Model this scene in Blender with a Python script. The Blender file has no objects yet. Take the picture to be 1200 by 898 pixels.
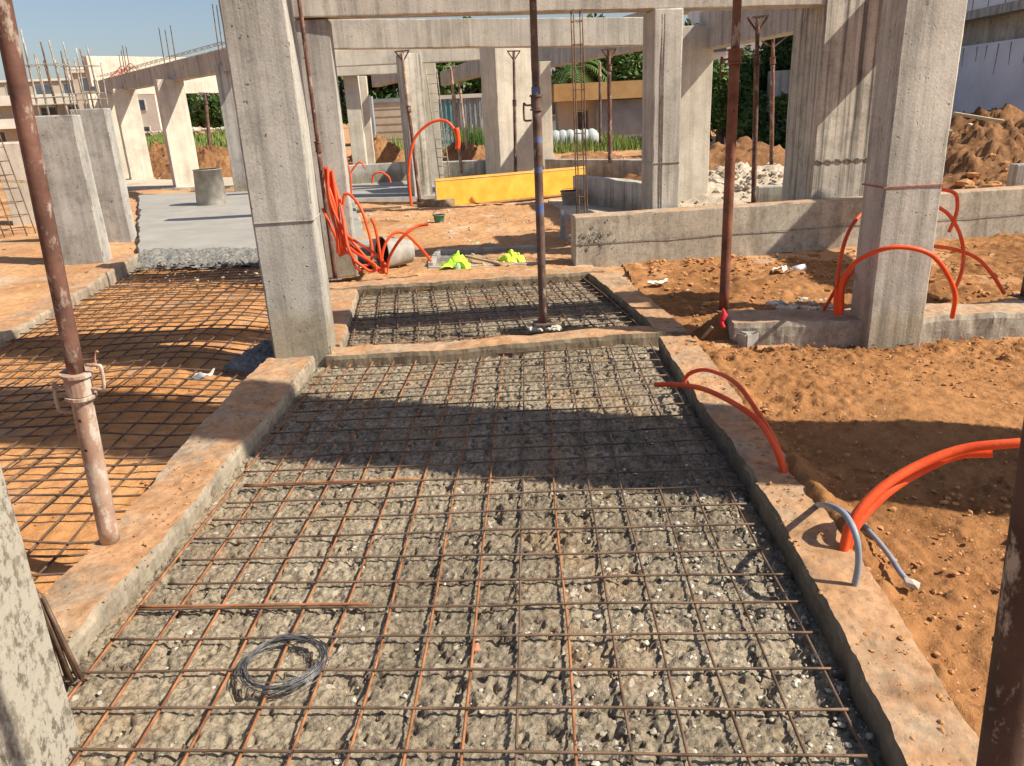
import bpy, math, random
import numpy as np
from mathutils import Vector, Matrix
random.seed(7); rng = np.random.default_rng(7)
sc = bpy.context.scene
col = sc.collection

# ------------------------------------------------------------ camera
F = 901.0; EYE = 1.6
_n = lambda v: v/np.linalg.norm(v)
_Z = -_n(np.array([123, -2516, -901.]))
_Y = np.array([20, 324, -901.]); _Y = _n(_Y-_Z*(_Y@_Z)); _X = np.cross(_Y, _Z)
RC = np.array([_X, _Y, _Z])
cd = bpy.data.cameras.new('camera'); cam = bpy.data.objects.new('camera', cd); col.objects.link(cam)
cd.sensor_width = 36; cd.lens = 36*F/1200; cd.clip_start = 0.05; cd.clip_end = 3000
M4 = Matrix([list(RC[i])+[0] for i in range(3)]+[[0, 0, 0, 1]])
cam.matrix_world = Matrix.Translation((0, 0, EYE)) @ M4
sc.camera = cam
CP = np.array([0, 0, EYE])
def ray(px, py): return RC @ np.array([px-600, -(py-449), -F])
def at(px, py, y):            # real point seen in direction (px,py) standing y metres ahead
    r = ray(px, py); return CP + r*(y/r[1])
def gr(px, py, z=0.0):        # real point on the level z
    r = ray(px, py); return CP + r*((z-EYE)/r[2])

# ------------------------------------------------------------ light
SUN = Vector((-1, .25, -1)).normalized()
sd = bpy.data.lights.new('sun', 'SUN'); so = bpy.data.objects.new('sun', sd); col.objects.link(so)
sd.energy = 5.0; sd.angle = math.radians(.6); sd.color = (1, .92, .78)
so.rotation_euler = SUN.to_track_quat('-Z', 'Y').to_euler(); so.location = (20, -5, 20)
w = bpy.data.worlds.new('World'); sc.world = w; w.use_nodes = True
nt = w.node_tree; sky = nt.nodes.new('ShaderNodeTexSky'); sky.sky_type = 'NISHITA'; sky.sun_disc = False
sky.sun_elevation = math.radians(44); sky.sun_rotation = math.radians(103)
sky.air_density = 1.0; sky.dust_density = 1.6; sky.ozone_density = 3.2
bg = nt.nodes['Background']; bg.inputs[1].default_value = .088
tn = nt.nodes.new('ShaderNodeMix'); tn.data_type = 'RGBA'; tn.blend_type = 'MULTIPLY'; tn.inputs['Factor'].default_value = 1; tn.inputs[7].default_value = (1.07, .98, .95, 1)
nt.links.new(sky.outputs[0], tn.inputs[6]); nt.links.new(tn.outputs[2], bg.inputs[0])
sc.view_settings.view_transform = 'Standard'; sc.view_settings.look = 'None'
sc.view_settings.exposure = 0.56; sc.view_settings.gamma = 1

# ------------------------------------------------------------ noise
def _h(ix, iy, iz, s):
    n = (ix*73856093) ^ (iy*19349663) ^ (iz*83492791) ^ (s*2654435761)
    n = n & 0xffffffff
    n = ((n ^ (n >> 15))*2246822519) & 0xffffffff
    n = ((n ^ (n >> 13))*3266489917) & 0xffffffff
    return ((n ^ (n >> 16)) & 0xffffff)/float(0xffffff)*2-1
def vn(P, s=0):
    P = np.asarray(P, float); I = np.floor(P).astype(np.int64); f = P-I; f = f*f*(3-2*f)
    o = 0
    for a in (0, 1):
        wa = f[:, 0] if a else 1-f[:, 0]
        for b in (0, 1):
            wb = f[:, 1] if b else 1-f[:, 1]
            for c in (0, 1):
                wc = f[:, 2] if c else 1-f[:, 2]
                o = o + wa*wb*wc*_h(I[:, 0]+a, I[:, 1]+b, I[:, 2]+c, s)
    return o
def fbm(P, s=0, o=4, g=.5, lac=2.03):
    P = np.asarray(P, float); r = 0; a = 1
    for i in range(o):
        r = r+a*vn(P, s+i); a *= g; P = P*lac+13.7
    return r
def n2(x, y, sc_, s=0, o=4, g=.5):
    x = np.asarray(x, float); y = np.asarray(y, float)
    return fbm(np.stack([x.ravel()*sc_, y.ravel()*sc_, np.full(x.size, .37)], 1), s, o, g).reshape(x.shape)
def n2b(x, y, sx, sy, s=0, o=3):
    x = np.asarray(x, float); y = np.asarray(y, float)
    return fbm(np.stack([x.ravel()*sx, y.ravel()*sy, np.full(x.size, .37)], 1), s, o).reshape(x.shape)
def sstep(a, b, x):
    t = np.clip((x-a)/(b-a), 0, 1); return t*t*(3-2*t)

# ------------------------------------------------------------ materials
def NT(name):
    m = bpy.data.materials.new(name); m.use_nodes = True; t = m.node_tree
    b = t.nodes['Principled BSDF']; b.inputs['Roughness'].default_value = .9
    b.inputs['Specular IOR Level'].default_value = .25
    tc = t.nodes.new('ShaderNodeTexCoord'); oi = t.nodes.new('ShaderNodeObjectInfo')
    vm = t.nodes.new('ShaderNodeVectorMath'); vm.operation = 'MULTIPLY_ADD'
    cx = t.nodes.new('ShaderNodeCombineXYZ')
    for i in range(3): t.links.new(oi.outputs['Random'], cx.inputs[i])
    vm.inputs[1].default_value = (1, 1, 1)
    sc_ = t.nodes.new('ShaderNodeVectorMath'); sc_.operation = 'SCALE'; sc_.inputs['Scale'].default_value = 37.
    t.links.new(cx.outputs[0], sc_.inputs[0]); t.links.new(tc.outputs['Object'], vm.inputs[0]); t.links.new(sc_.outputs[0], vm.inputs[2])
    return m, t, b, vm.outputs[0]
def noise(t, v, scale, detail=4, rough=.55, sx=None):
    if sx:
        mp = t.nodes.new('ShaderNodeMapping'); mp.inputs['Scale'].default_value = sx; t.links.new(v, mp.inputs[0]); v = mp.outputs[0]
    n = t.nodes.new('ShaderNodeTexNoise'); n.inputs['Scale'].default_value = scale; n.inputs['Detail'].default_value = detail
    n.inputs['Roughness'].default_value = rough; t.links.new(v, n.inputs['Vector']); return n.outputs['Fac']
def ramp(t, f, stops):
    r = t.nodes.new('ShaderNodeValToRGB'); e = r.color_ramp.elements
    while len(e) < len(stops): e.new(.5)
    for k, (p, c) in enumerate(stops):
        e[k].position = p; e[k].color = (c, c, c, 1) if not hasattr(c, '__len__') else (*c, 1)
    t.links.new(f, r.inputs[0]); return r.outputs[0]
def mix(t, f, a, b, mode='MIX'):
    m = t.nodes.new('ShaderNodeMix'); m.data_type = 'RGBA'; m.blend_type = mode
    for s, v in ((m.inputs['Factor'], f), (m.inputs[6], a), (m.inputs[7], b)):
        if hasattr(v, 'links'): t.links.new(v, s)
        elif hasattr(v, '__len__'): s.default_value = (*v, 1)
        else: s.default_value = v if s.name == 'Factor' else (v, v, v, 1)
    return m.outputs[2]
def bump(t, b, f, strength, dist=.01, prev=None):
    n = t.nodes.new('ShaderNodeBump'); n.inputs['Strength'].default_value = strength; n.inputs['Distance'].default_value = dist
    t.links.new(f, n.inputs['Height'])
    if prev: t.links.new(prev, n.inputs['Normal'])
    t.links.new(n.outputs[0], b.inputs['Normal']); return n.outputs[0]
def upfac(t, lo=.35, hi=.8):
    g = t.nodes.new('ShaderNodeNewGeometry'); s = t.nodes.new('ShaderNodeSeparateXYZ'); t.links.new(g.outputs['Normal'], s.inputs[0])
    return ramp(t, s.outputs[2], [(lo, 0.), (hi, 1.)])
SOILC = (.47, .235, .10)
def concrete(name, base, streak=.25, stain=.3, dusty=0.0, pit=.5, damp=None, streaksc=(9, 9, .35), foot=0, side=None):
    m, t, b, v = NT(name)
    c0 = tuple(x*.78 for x in base); c1 = tuple(min(1, x*1.14) for x in base)
    c = ramp(t, noise(t, v, 1.7, 5, .6), [(.3, c0), (.68, c1)])
    c = mix(t, streak, c, ramp(t, noise(t, v, 1, 5, .7, streaksc), [(.36, .18), (.55, 1.)]), 'MULTIPLY')
    c = mix(t, stain, c, ramp(t, noise(t, v, 4.5, 6, .7), [(.36, .35), (.5, 1.)]), 'MULTIPLY')
    c = mix(t, .35, c, ramp(t, noise(t, v, 60, 3, .6), [(.35, .55), (.6, 1.)]), 'MULTIPLY')
    pt = ramp(t, noise(t, v, 34, 2, .5), [(.26, 0.), (.31, 1.)])
    c = mix(t, pit, c, mix(t, pt, (.12, .1, .08), (1., 1., 1.)), 'MULTIPLY')
    sp2 = ramp(t, noise(t, v, 11, 3, .6), [(.27, 0.), (.31, 1.)])
    c = mix(t, pit*.8, c, mix(t, sp2, (.28, .25, .2), (1., 1., 1.)), 'MULTIPLY')
    if foot:
        tc = [q for q in t.nodes if q.type == 'TEX_COORD'][0]; s3 = t.nodes.new('ShaderNodeSeparateXYZ'); t.links.new(tc.outputs['Object'], s3.inputs[0])
        ma = t.nodes.new('ShaderNodeMath'); ma.operation = 'MULTIPLY_ADD'; t.links.new(noise(t, v, 5.5, 6, .75), ma.inputs[0]); ma.inputs[1].default_value = -foot*1.25; t.links.new(s3.outputs[2], ma.inputs[2])
        c = mix(t, 1., c, ramp(t, ma.outputs[0], [(0.0, (.74, .68, .58)), (.22, (1., 1., 1.))]), 'MULTIPLY')
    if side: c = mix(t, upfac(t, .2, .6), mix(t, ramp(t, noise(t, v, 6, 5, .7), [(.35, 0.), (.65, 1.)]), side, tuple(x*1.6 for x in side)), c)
    if dusty:
        f = upfac(t); n = ramp(t, noise(t, v, 3.2, 5, .65), [(.3, .0), (.52, 1.)])
        mm = t.nodes.new('ShaderNodeMath'); mm.operation = 'MULTIPLY'; t.links.new(f, mm.inputs[0]); t.links.new(n, mm.inputs[1])
        m2 = t.nodes.new('ShaderNodeMath'); m2.operation = 'MULTIPLY'; t.links.new(mm.outputs[0], m2.inputs[0]); m2.inputs[1].default_value = dusty
        soil = ramp(t, noise(t, v, 9, 5, .6), [(.3, tuple(x*.78 for x in SOILC)), (.7, (.56, .33, .18))])
        c = mix(t, m2.outputs[0], c, soil)
        c = mix(t, .5, c, ramp(t, noise(t, v, 26, 6, .75), [(.36, .5), (.54, 1.)]), 'MULTIPLY')
    t.links.new(c, b.inputs['Base Color'])
    p = bump(t, b, noise(t, v, 1, 4, .6, (14, 14, 1.0)), .25, .01)
    p = bump(t, b, noise(t, v, 70, 4, .6), .35, .006, p)
    bump(t, b, pt, .5, .006, p)
    return m
M = {}
M['conc'] = concrete('concrete_cast', (.57, .54, .47), .5, .28, pit=.6, foot=.42)
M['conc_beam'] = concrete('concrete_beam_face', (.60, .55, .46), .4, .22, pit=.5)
M['conc_beam_shaded'] = concrete('concrete_beam_shade_tone', (.50, .46, .40), .4, .25, pit=.5)  # darker copy of the beam colour, shade painted in for the shaded beams
M['conc_sunlit'] = concrete('concrete_sunlit_tone', (.67, .61, .50), .22, .15, pit=.3)  # paler copy of the cast concrete, stronger sun painted into far members
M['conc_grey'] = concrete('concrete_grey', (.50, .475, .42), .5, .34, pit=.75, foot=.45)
M['conc_streak'] = concrete('concrete_board_marked', (.55, .51, .43), .95, .45, streaksc=(13, 13, .25))
M['conc_pitted'] = concrete('concrete_pitted', (.44, .42, .38), .35, .45, pit=.9)
M['conc_wall'] = concrete('concrete_low_wall', (.52, .465, .37), .4, .4, streaksc=(5, 5, .8), dusty=.7)
M['kerb'] = concrete('concrete_kerb', (.40, .34, .255), .3, .5, dusty=.97, pit=.7)
M['kerb_dark_side'] = concrete('concrete_kerb_dark_side', (.42, .34, .24), .3, .5, dusty=.9, pit=.8, side=(.155, .12, .08))  # side faces darker brown than the top
M['spatter'] = propm('concrete_spattered', (.15, .125, .095), (.25, .215, .165), (.43, .40, .33), .47) if 0 else concrete('concrete_spattered', (.30, .28, .235), .5, .9, pit=1.0)
def simple(name, c0, c1, sc_=8, rough=.8, b_=.2, bs=40, bd=.005, metal=0, pos=(.35, .65)):
    m, t, b, v = NT(name)
    t.links.new(ramp(t, noise(t, v, sc_, 5, .6), [(pos[0], c0), (pos[1], c1)]), b.inputs['Base Color'])
    b.inputs['Roughness'].default_value = rough; b.inputs['Metallic'].default_value = metal
    if b_: bump(t, b, noise(t, v, bs, 3, .6), b_, bd)
    return m
def soilmat(name, dark, light, tint=(.30, .25, .2), tf=.0):
    m, t, b, v = NT(name)
    c = ramp(t, noise(t, v, .9, 6, .62), [(.3, dark), (.66, light)])
    c = mix(t, .55, c, ramp(t, noise(t, v, 14, 6, .7), [(.33, (.5, .42, .36)), (.6, (1.08, 1.05, 1.))]), 'MULTIPLY')
    if tf: c = mix(t, ramp(t, noise(t, v, 1.6, 4, .6), [(.55, 0.), (.66, tf)]), c, tint)
    sp = ramp(t, noise(t, v, 55, 2, .5), [(.70, 0.), (.74, .7)])
    c = mix(t, sp, c, (.62, .52, .40))
    t.links.new(c, b.inputs['Base Color']); b.inputs['Roughness'].default_value = .97; b.inputs['Specular IOR Level'].default_value = .1
    p = bump(t, b, noise(t, v, 11, 6, .7), .6, .03)
    bump(t, b, noise(t, v, 70, 4, .7), .55, .01, p)
    return m
M['soil'] = soilmat('orange_soil', (.40, .205, .09), (.60, .36, .19), (.52, .42, .32), .55)
M['soil_loose'] = soilmat('loose_orange_soil', (.24, .112, .043), (.435, .22, .093))
M['soil_bay'] = soilmat('bay_soil', (.43, .20, .075), (.60, .32, .14), (.40, .33, .25), .5)
M['soil_dark'] = soilmat('clay_heap', (.17, .085, .04), (.36, .195, .095))
# rough lean concrete bed
m, t, b, v = NT('lean_concrete')
c = ramp(t, noise(t, v, 1.6, 6, .6), [(.3, (.205, .165, .115)), (.68, (.385, .32, .228))])
c = mix(t, .8, c, ramp(t, noise(t, v, 40, 6, .75), [(.36, .25), (.55, 1.05)]), 'MULTIPLY')
c = mix(t, ramp(t, noise(t, v, 2.3, 5, .6), [(.53, 0.), (.70, .6)]), c, (.38, .25, .14))
vo = t.nodes.new('ShaderNodeTexVoronoi'); vo.inputs['Scale'].default_value = 55; t.links.new(v, vo.inputs['Vector'])
c = mix(t, ramp(t, vo.outputs['Color'], [(.86, 0.), (.9, .55)]), c, (.55, .50, .41))
t.links.new(c, b.inputs['Base Color'])
p = bump(t, b, noise(t, v, 28, 6, .7), .9, .02); bump(t, b, vo.outputs['Distance'], .5, .01, p)
M['lean'] = m
M['fresh'] = simple('fresh_concrete', (.30, .285, .25), (.37, .35, .31), 2, .65, .12, 25)
M['crumb'] = simple('crumbled_concrete', (.12, .11, .09), (.33, .32, .29), 30, .95, .8, 60, .02)
M['screed'] = soilmat('pale_gravelly_screed', (.42, .36, .28), (.62, .54, .43))
M['rebar_rust'] = simple('rusty_rebar', (.17, .065, .03), (.42, .18, .075), 14, .85, .5, 160, .003)
M['rebar_dark'] = simple('dark_rebar', (.085, .055, .038), (.25, .16, .105), 9, .6, .5, 160, .003, .3)
M['rebar_pale'] = simple('cement_dusted_rebar', (.22, .19, .15), (.48, .44, .36), 14, .85, .3, 120, .003)
M['wire'] = simple('binding_wire', (.10, .10, .105), (.24, .24, .25), 40, .45, 0, metal=.6)
def _dummy(): pass
def propm(name, rust0, rust1, spl, f=.5, ns=(16, 16, 7)):
    m, t, b, v = NT(name)
    c = ramp(t, noise(t, v, 7, 5, .6), [(.35, rust0), (.65, rust1)])
    c = mix(t, ramp(t, noise(t, v, 1, 6, .75, ns), [(f, 0.), (f+.09, .85)]), c, spl)
    t.links.new(c, b.inputs['Base Color']); b.inputs['Roughness'].default_value = .7
    bump(t, b, noise(t, v, 60, 4), .4, .004); return m
M['spatter'] = propm('spattered_column', (.13, .11, .085), (.24, .205, .16), (.42, .39, .32), .42, (34, 34, 22))
M['prop_brown'] = propm('rusty_brown_steel', (.10, .05, .038), (.21, .105, .075), (.42, .35, .28), .54)
M['prop_red'] = propm('red_oxide_steel', (.14, .055, .034), (.27, .11, .065), (.36, .28, .2), .66)
M['prop_dark'] = propm('dark_steel', (.08, .05, .04), (.2, .13, .10), (.4, .33, .27), .57)
M['prop_pale'] = propm('cement_coated_steel', (.30, .17, .12), (.46, .33, .25), (.56, .51, .43), .5)
M['prop_near'] = propm('near_dark_steel', (.05, .03, .024), (.10, .06, .045), (.40, .34, .28), .55)
M['blue'] = propm('blue_painted_steel', (.06, .12, .30), (.12, .2, .42), (.2, .13, .1), .46)
M['orange'] = propm('orange_conduit', (.74, .075, .02), (.84, .12, .035), (.50, .26, .14), .63)
M['orange'].node_tree.nodes['Principled BSDF'].inputs['Roughness'].default_value = .42
M['orange_in_shade'] = simple('conduit_inside_shade', (.25, .03, .01), (.3, .04, .012), 5, .6, .0)  # darker orange, the shade inside the bore put into the colour
M['greytube'] = simple('grey_conduit', (.22, .25, .29), (.30, .33, .37), 20, .45, .15, 120)
M['yellow'] = simple('yellow_shutter_board', (.72, .36, .04), (.86, .47, .07), 5, .65, .2, 60, .004)
M['ply_edge'] = simple('board_edge', (.30, .16, .05), (.45, .26, .1), 8, .8, .1)
M['green_pail'] = simple('green_plastic', (.06, .17, .12), (.11, .27, .19), 8, .55, .05)
M['grey_pail'] = simple('grey_plastic_dusty', (.26, .24, .21), (.42, .39, .34), 7, .7, .1)
M['hollow_shade'] = simple('hollow_shade_black', (.02, .02, .02), (.05, .045, .04), 7, .6, .0)  # near-black paints the shade inside pails, grey bores and pin holes
M['hivis'] = simple('hi_vis_cloth', (.32, .80, .04), (.62, .95, .08), 12, .7, .3, 30, .02)
M['hivis_y'] = simple('yellow_green_cloth', (.50, .78, .05), (.75, .9, .12), 12, .7, .3, 30, .02)
M['sage'] = simple('pale_green_plastic', (.22, .42, .2), (.35, .55, .28), 12, .7, .1)
M['wood'] = simple('dusty_timber', (.20, .14, .085), (.40, .30, .19), 10, .85, .3, 30)
M['woodpale'] = simple('pale_timber', (.5, .38, .23), (.66, .53, .34), 10, .85, .3, 30)
M['paper'] = simple('torn_cement_paper', (.62, .56, .46), (.82, .78, .70), 20, .9, .2)
M['white'] = simple('white_plastic', (.70, .70, .68), (.84, .84, .82), 10, .6, .0)
M['canblue'] = simple('blue_label', (.05, .11, .3), (.25, .3, .42), 20, .4, .0)
M['red'] = simple('red_cloth', (.5, .015, .03), (.68, .04, .05), 20, .8, .1)
M['stone'] = simple('pale_stone', (.34, .30, .23), (.60, .55, .46), 6, .9, .3, 80, .004)
M['rubble_s'] = simple('dusty_rubble', (.26, .20, .14), (.56, .48, .38), 3, .9, .3, 60)
M['stone_red'] = simple('brick_rubble', (.40, .15, .08), (.62, .33, .22), 3, .9, .3, 60)
M['clod'] = simple('soil_clod', (.36, .165, .06), (.55, .29, .13), 12, .97, .6, 50, .01)
M['leaf'] = simple('leaf_dark', (.025, .06, .015), (.075, .14, .035), .8, .7, 0)
M['leaf2'] = simple('leaf_mid', (.045, .095, .02), (.11, .19, .045), .8, .7, 0)
M['bark'] = simple('bark', (.08, .06, .045), (.2, .16, .12), 8, .9, .5, 20, .02)
M['grassm'] = simple('weeds', (.09, .15, .03), (.30, .33, .09), .25, .85, 0)
M['render_w'] = simple('weathered_white_render', (.66, .66, .68), (.80, .80, .82), 1.2, .85, .1)
M['bld'] = simple('cream_render', (.42, .35, .28), (.54, .46, .37), .4, .85, 0)
M['bld_w'] = simple('white_render', (.55, .50, .43), (.68, .64, .56), .4, .85, 0)
M['darkwin'] = simple('dark_opening', (.05, .05, .055), (.12, .11, .11), 1, .4, 0)
M['glass'] = simple('window_glass', (.06, .08, .1), (.1, .13, .16), 1, .12, 0)
M['teal'] = simple('teal_sheet', (.10, .24, .27), (.19, .36, .38), 1.5, .7, 0)
M['ochre'] = simple('ochre_roof_edge', (.48, .27, .10), (.60, .37, .16), 1.5, .8, 0)
M['block'] = simple('block_wall', (.42, .36, .27), (.56, .49, .38), 1.5, .9, .2)
M['greyb'] = simple('grey_sheet', (.22, .24, .26), (.34, .36, .38), 1.0, .7, 0)
M['tarp'] = simple('white_tarpaulin', (.30, .34, .33), (.46, .49, .47), 1.0, .6, .2, 6, .05)

# ------------------------------------------------------------ mesh builder
class MB:
    def __init__(s): s.v = []; s.f = []; s.n = 0
    def add(s, V, Fc):
        V = np.asarray(V, float); s.v.append(V); s.f += [tuple(i+s.n for i in f) for f in Fc]; s.n += len(V); return s
    def box(s, c, d, yaw=0, mtx=None):
        V = np.array([[x, y, z] for x in (-.5, .5) for y in (-.5, .5) for z in (-.5, .5)])*np.array(d)
        if mtx is not None: V = V@np.array(mtx).T
        if yaw:
            ca, sa = math.cos(yaw), math.sin(yaw); V = V@np.array([[ca, sa, 0], [-sa, ca, 0], [0, 0, 1]])
        return s.add(V+np.array(c), [(0, 1, 3, 2), (4, 6, 7, 5), (0, 4, 5, 1), (2, 3, 7, 6), (0, 2, 6, 4), (1, 5, 7, 3)])
    def bar(s, a, b_, wx, wz, up=(0, 0, 1)):      # rectangular bar from a to b
        a = np.array(a, float); b_ = np.array(b_, float); d = b_-a; L = np.linalg.norm(d); d /= L
        u = np.array(up, float); x = np.cross(d, u); x /= np.linalg.norm(x); u = np.cross(x, d)
        V = []
        for p in (a, b_):
            for sx, sz in ((-1, -1), (1, -1), (1, 1), (-1, 1)): V.append(p+x*sx*wx/2+u*sz*wz/2)
        return s.add(V, [(3, 2, 1, 0), (4, 5, 6, 7), (0, 1, 5, 4), (1, 2, 6, 5), (2, 3, 7, 6), (3, 0, 4, 7)])
    def tube(s, P, r, n=8, caps=True):
        P = np.asarray(P, float); k = len(P); r = np.full(k, r) if np.isscalar(r) else np.asarray(r)
        T = np.gradient(P, axis=0); T /= np.linalg.norm(T, axis=1)[:, None]+1e-12
        u = np.cross(T[0], [0, 0, 1.]);
        if np.linalg.norm(u) < .1: u = np.cross(T[0], [1., 0, 0])
        u /= np.linalg.norm(u); V = []
        an = np.arange(n)*2*math.pi/n
        for i in range(k):
            u = u-T[i]*(u@T[i]); u /= np.linalg.norm(u); w_ = np.cross(T[i], u)
            V.append(P[i]+r[i]*(np.cos(an)[:, None]*u+np.sin(an)[:, None]*w_))
        V = np.concatenate(V); Fc = []
        for i in range(k-1):
            for j in range(n):
                a = i*n+j; b_ = i*n+(j+1) % n; Fc.append((a, b_, b_+n, a+n))
        if caps: Fc.append(tuple(range(n))[::-1]); Fc.append(tuple(range((k-1)*n, k*n)))
        return s.add(V, Fc)
    def grid(s, X, Y_, Z):
        a, b_ = X.shape; V = np.stack([X.ravel(), Y_.ravel(), Z.ravel()], 1)
        i, j = np.meshgrid(np.arange(a-1), np.arange(b_-1), indexing='ij'); q = (i*b_+j).ravel()
        return s.add(V, list(zip(q.tolist(), (q+b_).tolist(), (q+b_+1).tolist(), (q+1).tolist())))
    def lathe(s, prof, n=20, c=(0, 0, 0), mtx=None):
        V = []
        for r, z in prof:
            for j in range(n): a = 2*math.pi*j/n; V.append((r*math.cos(a), r*math.sin(a), z))
        V = np.array(V)
        if mtx is not None: V = V@np.array(mtx).T
        Fc = [(i*n+j, i*n+(j+1) % n, (i+1)*n+(j+1) % n, (i+1)*n+j) for i in range(len(prof)-1) for j in range(n)]
        return s.add(V+np.array(c), Fc)
    def build(s, name, mat, parent=None, loc=None, smooth=False):
        V = np.concatenate(s.v)
        loc = np.array(loc if loc is not None else ((0, 0, 0) if parent is not None else V.mean(0)*[1, 1, 0]+[0, 0, V[:, 2].min()]), float)
        if parent is not None:
            pl = np.array(parent.matrix_world.translation) if not parent.parent else np.array(parent.location)+np.array(parent.parent.location)
            off = np.array(parent.get('_o', (0, 0, 0)))
            V = V-off; loc = np.zeros(3)
        else: V = V-loc
        me = bpy.data.meshes.new(name); me.from_pydata(V.tolist(), [], s.f); me.materials.append(mat)
        if smooth: me.polygons.foreach_set('use_smooth', [True]*len(me.polygons))
        me.update()
        o = bpy.data.objects.new(name, me); col.objects.link(o)
        if parent is not None: o.parent = parent; o['_o'] = tuple(float(q) for q in parent.get('_o', (0, 0, 0)))
        else: o.location = loc; o['_o'] = tuple(float(q) for q in loc)
        return o
def tag(o, label=None, cat=None, group=None, kind=None):
    if label: o['label'] = label
    if cat: o['category'] = cat
    if group: o['group'] = group
    if kind: o['kind'] = kind
    return o
def thing(name, loc, label, cat, group=None):
    o = bpy.data.objects.new(name, None); col.objects.link(o); o.empty_display_size = .1
    o.location = tuple(float(q) for q in loc); o['_o'] = tuple(float(q) for q in loc); return tag(o, label, cat, group)
def spline(P, k=10):
    P = np.asarray(P, float); Q = np.vstack([2*P[0]-P[1], P, 2*P[-1]-P[-2]]); out = []
    for i in range(1, len(Q)-2):
        for t_ in np.arange(k)/k:
            a, b_, c_, d = Q[i-1:i+3]
            out.append(.5*((2*b_)+(-a+c_)*t_+(2*a-5*b_+4*c_-d)*t_**2+(-a+3*b_-3*c_+d)*t_**3))
    out.append(Q[-2]); return np.array(out)
def cbox(mb, cx, cy, z0, z1, wx, wy, yaw=0, res=.08, amp=.004, chip=.006, seed=0, far=False):
    """box of cast concrete, front left etc slightly uneven, edges worn"""
    def ax(L):
        n = max(1, int(L/res)); n = min(n, 60)
        g = np.linspace(0, L, n+1)
        if L > .06 and not far: g = np.concatenate([[0, .012], g[(g > .03) & (g < L-.03)], [L-.012, L]])
        return g
    gx, gy, gz = ax(wx), ax(wy), ax(z1-z0); idx = {}; V = []
    def vid(i, j, k):
        q = (i, j, k)
        if q not in idx:
            idx[q] = len(V); V.append((gx[i]-wx/2, gy[j]-wy/2, gz[k]+z0, (i in (0, len(gx)-1))*(1 if i else -1), (j in (0, len(gy)-1))*(1 if j else -1), (k in (0, len(gz)-1))*(1 if k else -1)))
        return idx[q]
    Fc = []; a, b_, c_ = len(gx)-1, len(gy)-1, len(gz)-1
    for i in range(a):
        for k in range(c_):
            Fc.append((vid(i, 0, k), vid(i+1, 0, k), vid(i+1, 0, k+1), vid(i, 0, k+1)))
            Fc.append((vid(i, b_, k+1), vid(i+1, b_, k+1), vid(i+1, b_, k), vid(i, b_, k)))
    for j in range(b_):
        for k in range(c_):
            Fc.append((vid(0, j, k+1), vid(0, j+1, k+1), vid(0, j+1, k), vid(0, j, k)))
            Fc.append((vid(a, j, k), vid(a, j+1, k), vid(a, j+1, k+1), vid(a, j, k+1)))
    for i in range(a):
        for j in range(b_):
            Fc.append((vid(i, j+1, 0), vid(i+1, j+1, 0), vid(i+1, j, 0), vid(i, j, 0)))
            Fc.append((vid(i, j, c_), vid(i+1, j, c_), vid(i+1, j+1, c_), vid(i, j+1, c_)))
    V = np.array(V); P = V[:, :3]; N = V[:, 3:]
    W = P+np.array([cx, cy, 0])
    ne = np.abs(N).sum(1) >= 2
    ch = chip*(.35+np.clip(vn(W*9, seed+5)+.6*vn(W*31, seed+6), 0, 1.5))
    D = np.stack([vn(W*2.2, seed+1), vn(W*2.2, seed+2), vn(W*2.2, seed+3)], 1)*amp+np.stack([vn(W*9, seed+7), vn(W*9, seed+8), vn(W*9, seed+9)], 1)*amp*.35
    P = P+D; P[ne] -= N[ne]*ch[ne][:, None]
    ca, sa = math.cos(yaw), math.sin(yaw)
    P = P@np.array([[ca, sa, 0], [-sa, ca, 0], [0, 0, 1]])+np.array([cx, cy, 0])
    return mb.add(P, Fc)
A8 = math.radians(8)
def rotp(x, y, a=A8): return x*math.cos(a)-y*math.sin(a), x*math.sin(a)+y*math.cos(a)
def column(xl, xr, yf, d, z0, z1, label, mat='conc', yaw=A8, name='concrete_column', cat='column', group=None, res=.08, far=False, **k):
    """column whose front face runs from x=xl to x=xr at y=yf (middle) and is d deep"""
    wx = (xr-xl)/math.cos(yaw); cx, cy = (xl+xr)/2-math.sin(yaw)*d/2, yf+math.cos(yaw)*d/2
    mb = MB(); cbox(mb, cx, cy, z0, z1, wx, d, yaw, res, seed=int(abs(cx*31+cy*17)), far=far, **k)
    o = mb.build(name, M[mat], loc=(cx, cy, z0), smooth=False); tag(o, label, cat, group); return o
def beam(p, q, z0, z1, wd, label, mat='conc', group=None, name='concrete_beam', cat='beam', res=.15, tilt=0):
    """beam whose near face bottom runs p->q (x,y) ; body lies on the left side of p->q"""
    p = np.array(p, float); q = np.array(q, float); d = q-p; L = np.linalg.norm(d); yaw = math.atan2(d[1], d[0])
    c = (p+q)/2+np.array([-d[1], d[0]])/L*wd/2
    mb = MB(); cbox(mb, c[0], c[1], z0, z1, L, wd, yaw, res, seed=int(abs(c[0]*13+c[1]*7)))
    mat = {'conc': 'conc_beam', 'conc_grey': 'conc_beam_shaded'}.get(mat, mat)
    if tilt:
        V = mb.v[0]; V[:, 2] -= tilt*((V[:, :2]-p)@(d/L)/L)
    o = mb.build(name, M[mat], loc=(c[0], c[1], z0)); tag(o, label, cat, group); return o

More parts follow.
